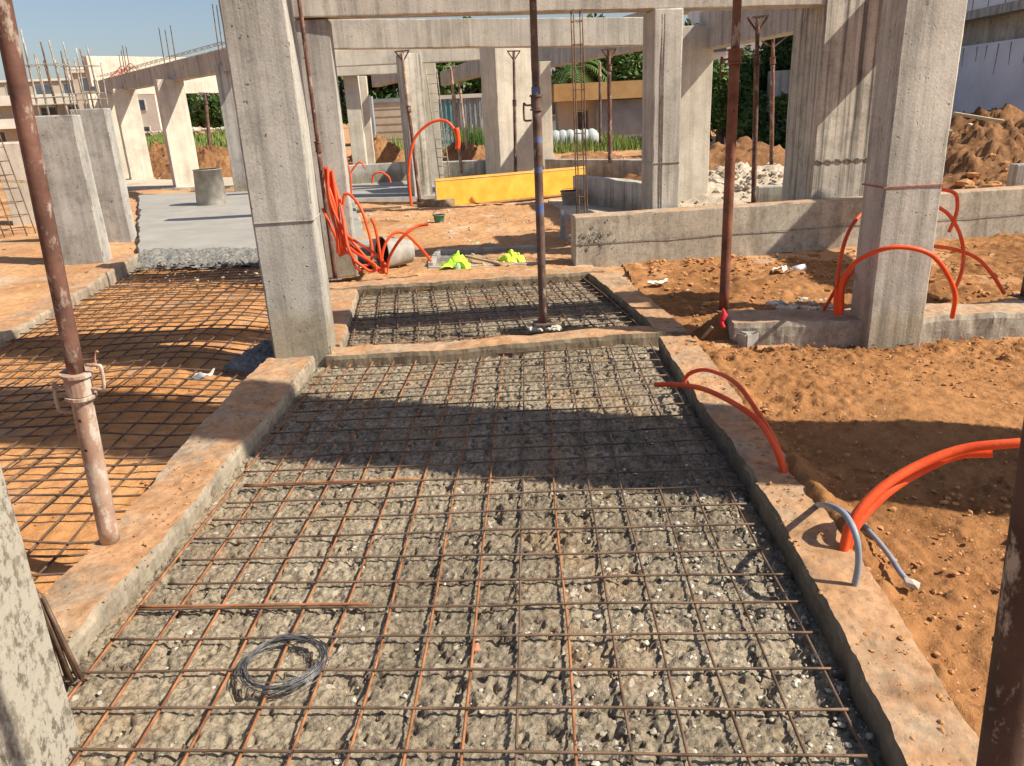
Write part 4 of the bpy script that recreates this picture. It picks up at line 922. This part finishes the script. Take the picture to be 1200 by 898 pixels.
def plank(a, b_, w_, h, mt, label, name='plank', cat='plank', r=None):
    a = np.array(a, float); b_ = np.array(b_, float); n_ = 14; mb = MB(); tt = np.linspace(0, 1, n_)
    P = a+(b_-a)*tt[:, None]
    for i in range(n_-1): pass
    mb.bar(a, b_, w_, h); o = mb.build(name, M[mt], loc=(a+b_)/2); tag(o, label, cat); return o
plank(gr(545, 300, .11), gr(588, 310, .07), .035, .02, 'wood', 'thin batten lying below the fluorescent vest')
plank(gr(446, 284, .07), gr(474, 303, .06), .05, .025, 'wood', 'short dark board on the ground right of the tangle of conduits')
plank(gr(426, 298, .07), gr(447, 314, .06), .05, .025, 'wood', 'short dark board half under the tangle of conduits')
plank(gr(412, 238, .05), gr(512, 238, .05), .05, .05, 'wood', 'long thin timber on the ground left of the yellow board')
plank(gr(408, 246, .05), gr(470, 243, .05), .07, .03, 'wood', 'second thin timber lying just nearer than the long one')
plank(gr(497, 236, .07), gr(524, 238, .1), .3, .12, 'wood', 'pile of dark timber offcuts at the left end of the yellow board', 'offcuts', 'offcuts')
r = np.random.default_rng(12); mb = MB()
for k in range(70):
    q = r.normal(0, 1, 2)*[.10, .07]; u = .19+q[0]; z = .30+q[1]; p_ = np.array([.41+u*.989, 7.78+u*.1458-.004, z])
    s = r.uniform(.004, .018); an = np.linspace(0, 6.28, 7)[:-1]; mb.add([p_+np.array([math.cos(t_)*s*.989*r.uniform(.6, 1.3), math.cos(t_)*s*.146-.004, math.sin(t_)*s*r.uniform(.6, 1.3)]) for t_ in an]+[p_+[0, -.009, 0]], [(i, (i+1) % 6, 6) for i in range(6)])
mb.build('rough_patch', M['crumb'], w1)
# litter, papers, litter right
def litter(px, py, z, w_, d, mt, label, seed, name='paper', h=.02):
    c = gr(px, py, z); X, Y = np.meshgrid(np.linspace(-1, 1, 10), np.linspace(-1, 1, 8), indexing='ij'); 
    Zz = np.abs(n2(X, Y, 1.2, seed, 2))*h+.004; o = MB().grid(c[0]+X*w_+Y*d*.3+n2(X, Y, 2, seed, 1)*w_*.2, c[1]+Y*d+X*w_*.15, z+Zz).build(name, M[mt], loc=c); 
    s_ = o.modifiers.new('s', 'SOLIDIFY'); s_.thickness = .003; tag(o, label, 'litter'); return o
litter(771, 332, .06, .09, .06, 'paper', 'white torn paper on the soil near the slim column', 3, h=.04)
litter(914, 318, .06, .07, .08, 'paper', 'pale crumpled wrapper on the soil by the low wall', 4, h=.06)
litter(236, 443, .10, .05, .05, 'paper', 'folded pale cardboard scrap on the left rebar mat', 5, h=.05)
litter(800, 341, .06, .05, .03, 'paper', 'second smaller paper scrap to the right of the torn one', 6)
c = gr(936, 316, .08); mb = MB().tube([c+[-.05, 0, 0], c+[.06, .03, .01]], .033, 14); o = mb.build('can', M['white'], loc=c, smooth=True); tag(o, 'small dented white can with a blue band by the low wall', 'can')
MB().tube([c+[-.035, .004, 0], c+[.0, .015, .004]], .034, 14, caps=False).build('blue_band', M['canblue'], o, smooth=True)
rubble('rubble', 60, (2.55-.75, 2.55-.3, 5.35, 5.9), (.02, .06), 'stone', 'rubble and scraps behind the left foot of the right column', lambda x, y: .08, seed=51)
c = at(846, 380, 4.85); mb = MB(); mb.tube(spline([c+[.0, 0, .10], c+[.01, -.02, .07], c+[-.01, -.03, .03], c+[.0, -.05, -.01]], 6), np.array([.010]*6+[.019]*6+[.012]*7), 8); o = mb.build('red_rag', M['red'], loc=c, smooth=True); tag(o, 'bright red rag hanging below the foot of the thick red-oxide prop', 'rag')
# soil heap and block round foot of prop at foundation beam
def mound(cx, cy, rx, ry, h, mt, label, seed, name='soil_mound', kind=None, n_=90, cat='soil heap', rough=.35, z0=-.02, yaw=0):
    X, Y = np.meshgrid(np.linspace(-1.25, 1.25, n_), np.linspace(-1.25, 1.25, n_), indexing='ij'); R_ = np.hypot(X, Y)
    Zz = np.clip(np.cos(np.clip(R_/1.15, 0, 1)*math.pi/2), 0, 1)**1.3
    Zz = Zz*(1+n2(X, Y, 1.6, seed, 3)*.35)+n2(X, Y, 3.6, seed+5, 3, .5)*rough*Zz**.5*.20+np.abs(n2(X, Y, 10, seed+9, 4, .65))*rough*Zz**.5*.45
    ca, sa = math.cos(yaw), math.sin(yaw)
    o = MB().grid(cx+X*rx*ca-Y*ry*sa, cy+X*rx*sa+Y*ry*ca, z0+Zz*h-.06*(R_ > 1.1)).build(name, M[mt], loc=(cx, cy, z0), smooth=True)
    tag(o, label, cat); return o
mound(1.50, 5.55, .34, .26, .10, 'soil_loose', 'small heap of soil round the foot of the thick red-oxide prop', 61, z0=.03, n_=60)
mound(1.30, 5.22, .22, .14, .13, 'soil_loose', 'soil spilled over the left end of the foundation beam', 62, z0=.02, n_=50)
mb = MB(); cbox(mb, 1.40, 5.0, -.05, .13, .15, .15, .5, .04, .016, .03, 8); o = mb.build('concrete_lump', M['conc_pitted'], loc=(1.43, 4.98, -.05)); tag(o, 'rough concrete lump under the red rag', 'lump')
plank(gr(822, 398, .04), gr(835, 383, .14), .03, .02, 'wood', 'short stick propped in the gap between the right kerb and the foundation beam', 'stick', 'stick')
# coil of wire
c = gr(334, 780, .05); mb = MB(); r = np.random.default_rng(4)
for k in range(18):
    R_ = .120+r.normal(0, .007); ph = r.random(3)*6.28; an = np.linspace(0, 2*math.pi*(1 if k else .9), 50)
    ex = 1+.03*np.sin(2*an+ph[0])+.015*np.sin(3*an+ph[1])
    P = np.stack([c[0]+r.normal(0, .004)+R_*ex*np.cos(an), c[1]+r.normal(0, .004)+R_*.93*ex*np.sin(an), .052+.010*np.sin(an+ph[2])+r.random()*.02], 1); mb.tube(P, .0013, 4, caps=False)
P = spline([c+[.12, .02, 0], c+[.17, .10, -.01], c+[.12, .16, -.01], c+[-.1, .14, -.005], c+[-.16, .10, -.01]], 8); mb.tube(P, .001, 4)
o = mb.build('wire_coil', M['wire'], loc=c, smooth=True); tag(o, 'loose coil of thin dark binding wire on the near rebar mat', 'wire coil')
mb = MB()
T = thing('starter_bars', (-1.40, 1.9, 0), 'cluster of dark straight bars leaning out beside the near bottom left column', 'starter bars')
for k in range(5):
    u = k/4; A1 = gr(58+30*u, 800-4*k, .02); A1 = gr(72+26*u, 800-(k % 2)*6, .03); B1 = at(40+10*u, 690+10*u, A1[1]+.02)
    MB().tube([A1, B1], .0065, 8).build('bar', M['rebar_dark'], T, smooth=True)
# scrap of pink in mesh, small tag
c = gr(556, 757, .04); mb = MB(); rubble(None, 3, (c[0]-.012, c[0]+.01, c[1]-.01, c[1]+.02), (.012, .018), None, zf=lambda x, y: .03, seed=5, mb=mb); o = mb.build('plastic_scrap', M['stone_red'], loc=c); tag(o, 'pinkish crushed plastic scrap caught in the near rebar mat', 'litter')
c = gr(114, 432, .05); mb = MB(); mb.tube(spline([c, c+[0, 0, .07], c+[.02, 0, .12], c+[.035, 0, .115]], 5), .006, 6); o = mb.build('bent_stub', M['stone_red'], loc=c, smooth=True); tag(o, 'tiny bent pinkish rod poking up through the left rebar mat', 'rod')
mound(-1.93, 5.2, .28, .15, .12, 'crumb', 'lump of spilled concrete at the left foot of the tall centre-left column', 71, 'concrete_spill', z0=-.02, n_=60, cat='concrete spill', yaw=.5)
# barrel
c = at(247, 226, 15.2); c[2] = 0
bucket(c, .30, .25, .76, np.eye(3), 'grey_pail', 'big grey tapered drum standing beyond the fresh slab', 'drum', bail=False, cat='drum')
# planks / litter far left
plank(at(0, 212, 13), at(60, 214, 13.5), .1, .05, 'wood', 'board on the ground at the far left edge')

# ------------------------------------------------------------ heaps
def heap(px, py, y, rx, ry, h, label, seed, stones=60, st='stone_red', mt='soil_dark', yaw=0, n_=110, sz=(.03, .16)):
    c = at(px, py, y); o = mound(c[0], y, rx, ry, h, mt, label, seed, 'soil_heap', n_=n_, rough=.5, yaw=yaw)
    if stones:
        r = np.random.default_rng(seed); mb = MB()
        dep = lambda x, yy: max(0, math.cos(min(1, math.hypot((x-c[0])/rx, (yy-y)/ry)/1.15)*math.pi/2))**1.3*h*.92
        rubble(None, stones, (c[0]-rx*.9, c[0]+rx*.9, y-ry*.9, y+ry*.2), sz, None, zf=dep, seed=seed, mb=mb)
        s = mb.build('stones', M[st], o); s['kind'] = 'stuff'
    return o
heap(445, 176, 24, 1.6, 1.3, .75, 'broken clay heap in the first opening beside the farthest column', 301, 70)
heap(540, 175, 21.5, 1.5, 1.2, .65, 'broken clay heap behind the tall orange hoop', 302, 90)
heap(690, 178, 19, 2.6, 1.1, .42, 'long low bank of reddish clods behind the shaded low wall', 303, 160, sz=(.04, .16))
heap(250, 190, 24.5, 1.7, 1.3, .8, 'clay heap behind the drum under the small prop', 304, 40)
heap(195, 195, 27, 1.9, 1.2, .85, 'clay heap between the left wing columns', 305, 40)
heap(870, 185, 15.2, 2.6, 1.3, .62, 'dark soil and rubble heap behind the short wall left of the wide pier', 306, 40)
heap(868, 205, 13.2, 2.4, 1.2, .50, 'pale stony rubble slope behind the short low wall', 307, 900, 'rubble_s', 'screed', sz=(.018, .07))
heap(1200, 205, 13.4, 2.2, 1.7, .9, 'big orange earth heap at the right edge in front of the white building', 308, 60, 'clod', sz=(.05, .2))
heap(1150, 190, 16.2, 2.6, 1.5, .95, 'earth bank with old branches behind the right column', 309, 60, 'stone')
heap(1190, 212, 11.2, 1.2, .4, .32, 'small crest of dark clods behind the low wall at the right edge', 310, 80, 'clod')
T = thing('branch_pile', at(1160, 160, 14.6), 'pile of dry branches and laths on the earth bank at the right', 'branch pile')
r = np.random.default_rng(9)
for k in range(26):
    a = at(1135+r.random()*60, 150+r.random()*28, 14.5+r.random()*.7); an = r.uniform(-.5, .5); L = r.uniform(.3, 1.1)
    b_ = a+np.array([math.cos(an), .2*r.normal(), -.35+r.normal()*.2])*L; MB().tube([a, (a+b_)/2+r.normal(0, .02, 3), b_], .013, 5).build('branch', M['wood' if k % 2 else 'woodpale'], T)
a = at(1118, 133, 15.2); b_ = at(1196, 146, 14.2); MB().bar(a, b_, .07, .05).build('lath', M['woodpale'], T)
a = at(1136, 146, 15.2); b_ = at(1160, 158, 14.2); MB().bar(a, b_, .06, .05).build('lath', M['woodpale'], T)

# ------------------------------------------------------------ background buildings
def pbox(mb, x0, x1, y0, y1, z0, z1): mb.box(((x0+x1)/2, (y0+y1)/2, (z0+z1)/2), (x1-x0, y1-y0, z1-z0)); return mb
# white two-storey building at the right edge (its side faces the yard)
bx0, by0, by1 = 11.2, 15.5, 34
T = thing('white_building', (bx0, by0, 0), 'bluish white unfinished building with dark stains at the right edge', 'building')
pbox(MB(), bx0, bx0+8, by0, by1, 0, 2.55).build('lower_wall', M['render_w'], T)
pbox(MB(), bx0+.35, bx0+8, by0+.2, by1, 2.55, 3.15).build('recessed_band', M['conc_wall'], T)
pbox(MB(), bx0-.12, bx0+8, by0-.1, by1, 3.15, 3.35).build('floor_slab_edge', M['conc_grey'], T)
pbox(MB(), bx0, bx0+8, by0, by1, 3.35, 7.2).build('upper_wall', M['render_w'], T)
mb = MB(); r = np.random.default_rng(3)
for k in range(34):
    y = by0+.3+k*.52+r.random()*.2; h = r.uniform(.3, .95)
    mb.tube([(bx0-.001, y, 2.5), (bx0-.001, y+r.normal()*.03, 2.5-h)], np.array([.018, .007]), 5)
for k in range(26):
    y = by0+.3+k*.7+r.random()*.3; mb.tube([(bx0-.001, y, 3.6+r.random()*.6), (bx0-.001, y, 3.36)], .012, 5)
mb.build('drip_stain', M['crumb'], T)
# pale building behind the trees in the right opening
def building(x, y, w_, d, z0, h, floors, bays, label, mt='bld', yaw=0, win=(.9, 1.2), roof=True, band=None, balc=False):
    T = thing('apartment_building', (x, y, z0), label, 'building')
    ca, sa = math.cos(yaw), math.sin(yaw)
    def W(mb, u, v, z, du, dv, dz): mb.box((x+u*ca-v*sa, y+u*sa+v*ca, z0+z), (du, dv, dz), yaw); return mb
    W(MB(), 0, d/2, h/2, w_, d, h).build('wall', M[mt], T)
    fh = h/floors
    for f in range(floors):
        for b_ in range(bays):
            u = -w_/2+(b_+.5)*w_/bays; z = f*fh+fh*.55
            o = W(MB(), u, -.02, z, win[0]+.2, .1, win[1]+.2).build('window', M['bld_w'], T)
            W(MB(), u, -.06, z, win[0], .08, win[1]).build('pane', M['glass' if (f+b_) % 3 else 'darkwin'], o)
        if balc:
            W(MB(), 0, -.7, f*fh+.05, w_*.96, 1.3, .2).build('balcony', M['bld_w'], T)
            W(MB(), 0, -1.3, f*fh+.6, w_*.96, .1, .9).build('parapet', M[band or 'bld_w'], T)
    if roof: W(MB(), 0, d/2, h+.12, w_+.6, d+.6, .24).build('roof', M['bld_w'], T)
    return T, W
P = at(893, 98, 46)
building(P[0]+.5, 46, 8.5, 8, -.5, 7.2, 2, 3, 'light grey building rising behind the trees in the right opening', 'render_w', math.radians(-8), (.7, 2.2))
P = at(95, 130, 95); 
building(P[0]-9, 95, 24, 12, -.5, 7.6, 3, 8, 'cream apartment block with balconies at the far left, behind the starter bars', 'bld', math.radians(20), (1.6, 1.5), balc=True)
P = at(70, 90, 94)
T, W = building(P[0]+.5, 100, 5, 5, 0, 8.4, 3, 2, 'white stair tower beside the cream apartment block', 'bld_w', math.radians(20), (.8, 1.0))
P = at(128, 100, 88)
building(P[0]+1.0, 88, 9.0, 9, -.5, 7.7, 3, 3, 'second cream block just behind the left sloping beam', 'bld', math.radians(14), (1.3, 1.3), balc=False)
P = at(148, 80, 86)
building(P[0]+1.2, 85, 3.4, 5, -.5, 8.0, 3, 1, 'narrow pale block with one dark window at the right of the far left buildings', 'bld_w', 0, (1.0, 1.0))
# house with ochre fascia in the middle gap
y_ = 38; P = at(654, 122, y_); Q = at(760, 104, y_)
T = thing('low_house', ((P[0]+Q[0])/2, y_, 0), 'long low house with an ochre roof edge between the broad and slim columns', 'house')
pbox(MB(), P[0], Q[0]+1, y_, y_+4, 0, 1.75).build('wall', M['bld'], T)
pbox(MB(), P[0]+1.7, Q[0]+1, y_-.6, y_-.3, 0, 1.72).build('grey_screen', M['greyb'], T)
pbox(MB(), P[0]-.2, Q[0]+1.3, y_-1.0, y_+4.4, 1.76, 2.5).build('roof', M['ochre'], T)
pbox(MB(), P[0]+.9, P[0]+1.35, y_-.05, y_, .5, 1.3).build('window', M['darkwin'], T)
P = at(664, 115, 52); building(P[0], 52, 3.4, 5, 0, 3.4, 1, 2, 'small grey outbuilding behind the palm tree', 'greyb', 0, (.6, 1.6))
# tan block wall, dark post, teal fence, tarps
P = at(428, 170, 34); Q = at(470, 170, 34)
mb = MB(); pbox(mb, P[0], Q[0]+1, 34, 34.2, 0, 2.05)
o = mb.build('boundary_wall', M['block'], loc=(P[0], 34, 0)); tag(o, 'tan block boundary wall seen through the first opening', 'wall')
mb = MB()
for k in range(6): pbox(mb, P[0]+.02, Q[0]+.9, 33.985, 34.0, .3*k+.28, .3*k+.30)
mb.build('mortar_joint', M['wood'], o)
pbox(MB(), P[0]+.1, Q[0]+1.1, 33.95, 34.25, 2.05, 2.2).build('coping', M['greyb'], o)
P = at(432, 150, 31); mb = MB(); pbox(mb, P[0]-.22, P[0]+.22, 31, 31.3, 0, 2.25); o = mb.build('dark_post', M['greyb'], loc=(P[0], 31, 0)); tag(o, 'dark grey post in the first opening in front of the tan wall', 'post')
P = at(500, 150, 33); Q = at(568, 150, 33)
T = thing('sheet_fence', ((P[0]+Q[0])/2, 33, 0), 'teal sheet-metal fence behind the thin rebar cage', 'fence')
n_ = 24
for k in range(n_):
    x0 = P[0]+(Q[0]-P[0])*k/n_; w_ = (Q[0]-P[0])/n_; pbox(MB(), x0+.01, x0+w_-.01, 33+.03*(k % 2), 33.04+.03*(k % 2), 0, 2.15).build('sheet', M['teal'] if k < 12 else M['greyb'], T)
pbox(MB(), P[0], Q[0], 32.94, 33, 2.05, 2.2).build('rail', M['bld_w'], T)
random.seed(2)
ORD = ['first', 'second', 'third', 'fourth', 'fifth', 'sixth', 'seventh', 'eighth', 'ninth', 'tenth', 'eleventh', 'twelfth', 'thirteenth', 'fourteenth', 'fifteenth', 'sixteenth', 'seventeenth', 'eighteenth', 'nineteenth', 'twentieth']
for k in range(7):
    P = at(642+k*8.5, 143, 32); o = mb = MB().lathe([(.3, 0), (.34, .2), (.32, .42), (.2, .6), (.07, .68), (.001, .69)], 12, (P[0], 32, 0)); o = mb.build('covered_sack', M['tarp'], loc=(P[0], 32, 0), smooth=True); tag(o, ORD[k]+' white bulging sack in the row under the palm tree, counted from the left', 'sack', 'white covered sacks in a row')
# grey wall in the right opening
P = at(902, 110, 24); mb = MB(); pbox(mb, P[0], P[0]+2.5, 24, 24.3, -.1, 2.25); o = mb.build('boundary_wall', M['conc_grey'], loc=(P[0], 24, 0)); tag(o, 'mossy grey wall behind the rusty prop next to the wide pier', 'wall')

# ------------------------------------------------------------ vegetation
def leaves(n_, cen, rad, size, seed, clump=14, low=.0):
    r = np.random.default_rng(seed); C_ = []
    cs = r.normal(size=(clump, 3)); cs /= np.linalg.norm(cs, axis=1)[:, None]; cs *= r.uniform(.35, .95, (clump, 1)); cr = r.uniform(.22, .46, clump)
    k = r.integers(0, clump, n_); d = r.normal(size=(n_, 3)); d /= np.linalg.norm(d, axis=1)[:, None]; d *= (r.random((n_, 1))**.45)
    P = (cs[k]+d*cr[k][:, None])*np.array(rad)+np.array(cen); P = P[P[:, 2] > low]; n_ = len(P)
    a = r.normal(size=(n_, 3)); a /= np.linalg.norm(a, axis=1)[:, None]; b_ = np.cross(a, r.normal(size=(n_, 3))); b_ /= np.linalg.norm(b_, axis=1)[:, None]
    s_ = (size*r.uniform(.6, 1.4, n_))[:, None]; V = np.stack([P-a*s_, P+b_*s_*.45, P+a*s_, P-b_*s_*.45], 1).reshape(-1, 3)
    F_ = np.arange(n_*4).reshape(-1, 4).tolist(); return V, F_, cs*np.array(rad)+np.array(cen)
def tree(x, y, h, rad, label, seed, mt='leaf', n_=3500, size=.16, name='tree', cb=.3, group=None, cat='tree', z0=0):
    T = thing(name, (x, y, z0), label, cat, group); cen = (x, y, z0+h-rad[2])
    V, F_, cs = leaves(n_, cen, rad, size, seed, 16, low=z0+.05)
    MB().add(V, F_).build('crown', M[mt], T)
    mb = MB(); r = np.random.default_rng(seed); tr = .05*h
    mb.tube(spline([(x, y, z0-.1), (x+.05*h*r.normal()*.3, y, z0+h*.3), (x, y, z0+h*.7)], 4), np.linspace(tr, tr*.4, 9), 8)
    for c in cs[:6]: mb.tube([(x, y, z0+h*.3), (np.array([x, y, z0+h*.4])+c)/2, c], np.array([tr*.5, tr*.3, tr*.1]), 5)
    mb.build('trunk', M['bark'], T); return T
def tp_(px, y): return at(px, 120, y)[0]
for (px, y, h, rad, lab, mt) in (
    (430, 44, 5.6, (3.2, 2, 2.4), 'dark tree over the tan wall in the first opening', 'leaf'),
    (470, 46, 5.4, (3, 2, 2.3), 'dark tree behind the fluted column', 'leaf'),
    (532, 42, 4.9, (2.2, 2, 2.1), 'round dark tree above the teal fence', 'leaf2'),
    (557, 44, 5.6, (2.2, 2, 2.4), 'taller tree at the right end of the teal fence', 'leaf'),
    (700, 47, 5.9, (2.6, 2, 2.6), 'dense dark tree above the ochre roof, left', 'leaf'),
    (738, 45, 5.9, (2.6, 2, 2.6), 'dense dark tree above the ochre roof, right', 'leaf2'),
    (775, 45, 5.4, (2.6, 2, 2.6), 'tree hidden mostly by the slim column', 'leaf')):
    tree(tp_(px, y), y, h, rad, lab, int(px), mt, 4200, .17, group='trees beyond the site')
for (px, y, h, rad, lab, mt) in (
    (845, 24, 2.9, (1.1, 1, 1.5), 'bright green bushy tree left of the thick red-oxide prop top', 'leaf2'),
    (872, 25, 2.6, (1.2, 1, 1.4), 'dark bush between the thick prop and the violet-brown prop', 'leaf'),
    (893, 26, 3.3, (1.0, 1, 1.6), 'dark bushy tree behind the violet-brown prop', 'leaf'),
    (918, 27, 4.1, (.9, 1, 1.7), 'taller tree left of the wide pier top', 'leaf'),
    (905, 22, 1.8, (1.0, .8, 1.0), 'low dark shrub in front of the mossy wall', 'leaf')):
    tree(tp_(px, y), y, h, rad, lab, int(px), mt, 5200, .09, name='bushy_tree' if h > 2 else 'shrub', group='greenery in the right opening')
random.seed(8)
k = 0
for px in range(118, 330, 17):
    k += 1; y = 100+random.uniform(-4, 4); lab = ORD[k-1]+' tree from the left in the dark row behind the green weeds'
    t_ = tree(tp_(px, y), y, 5.4+random.uniform(-.4, .5), (2.6, 2, 2.6), lab, 500+px, 'leaf', 1500, .33, group='tree row at the left horizon')
k = 0
for px in list(range(60, 118, 20))+list(range(395, 460, 22)):
    k += 1; y = 110; tree(tp_(px, y), y, 4.6, (2.6, 2, 2.3), ORD[k-1]+' low far tree of the paler row beyond the left buildings', 600+px, 'leaf', 1200, .35, group='tree row at the left horizon')
for px in (700, 760, 980, 1120):
    pass
# palm
px, py = tp_(672, 40), 40
T = thing('palm_tree', (px, py, 0), 'palm tree with drooping fronds right of the narrow sunlit column', 'palm')
MB().tube([(px, py, 0), (px+.1, py, 1.6), (px, py, 3.2)], np.array([.2, .15, .12]), 8).build('trunk', M['bark'], T)
r = np.random.default_rng(6); mb = MB()
for k in range(18):
    a = k*2.4; el = r.uniform(.1, 1.0); L = 2.0; P = []
    for s_ in np.linspace(0, 1, 10): P.append((px+math.cos(a)*L*s_*math.cos(el*.6), py+math.sin(a)*L*s_*math.cos(el*.6), 3.2+L*(s_*math.sin(el)-.95*s_*s_)))
    P = np.array(P); 
    for i in range(1, 9):
        t = P[i+1]-P[i-1]; t /= np.linalg.norm(t); sd_ = np.cross(t, [0, 0, 1]); sd_ /= np.linalg.norm(sd_)
        for s_ in (-1, 1):
            for q in (0, .5):
                b0_ = P[i]+(P[i+1]-P[i])*q; e_ = b0_+sd_*s_*.42+t*.22-np.array([0, 0, .16]); mb.add([b0_, b0_+t*.07, e_], [(0, 1, 2)])
    mb.tube(P, .012, 4)
mb.build('frond', M['leaf2'], T)
# weeds field on the left
def weeds(n_, pxr, yr, h, label, seed, mt='grassm', wd=.03):
    r = np.random.default_rng(seed); y = r.uniform(*yr, n_)**1.0; pxv = r.uniform(*pxr, n_); V = np.zeros((n_, 3, 3)); 
    X_ = np.array([at(a, 150, b_)[0] for a, b_ in zip(pxv, y)]); hh = h*r.uniform(.4, 1.2, n_)*(.6+.5*np.clip(fbm(np.stack([X_*.4, y*.3, y*0], 1), 5, 2)+.5, 0, 1.5)); a = r.random(n_)*6.28
    B_ = np.stack([X_, y, np.full(n_, -.05)], 1); w_ = np.stack([np.cos(a), np.sin(a), a*0], 1)*wd*y[:, None]/30
    V[:, 0] = B_-w_; V[:, 1] = B_+w_; V[:, 2] = B_+np.stack([r.normal(0, .15, n_)*hh, r.normal(0, .15, n_)*hh, hh], 1)
    o = MB().add(V.reshape(-1, 3), np.arange(n_*3).reshape(-1, 3).tolist()).build('grass', M[mt], loc=(0, 0, 0)); tag(o, label, 'grass', kind='stuff'); return o
weeds(26000, (135, 300), (38, 78), .72, 'tall green weeds beyond the left wing', 1, wd=.07)
weeds(2500, (640, 760), (28, 36), .5, 'weeds before the low house', 2)
weeds(700, (420, 470), (26, 31), .8, 'weeds by the tan wall', 3)
weeds(1200, (535, 565), (27, 31), .9, 'green weeds in front of the teal fence', 4, 'leaf2')
r = np.random.default_rng(2); mb = MB()
for k in range(60):
    P = at(140+r.random()*150, 140, 80); rubble(None, 1, (P[0], P[0]+.1, 79, 80), (.2, .5), None, zf=lambda x, y: .9, seed=k, mb=mb)
o = mb.build('pale_debris', M['stone'], loc=(0, 0, 0)); tag(o, 'pale debris line behind the weeds', kind='stuff')
# utility pole far away
P = at(1092, 30, 60)
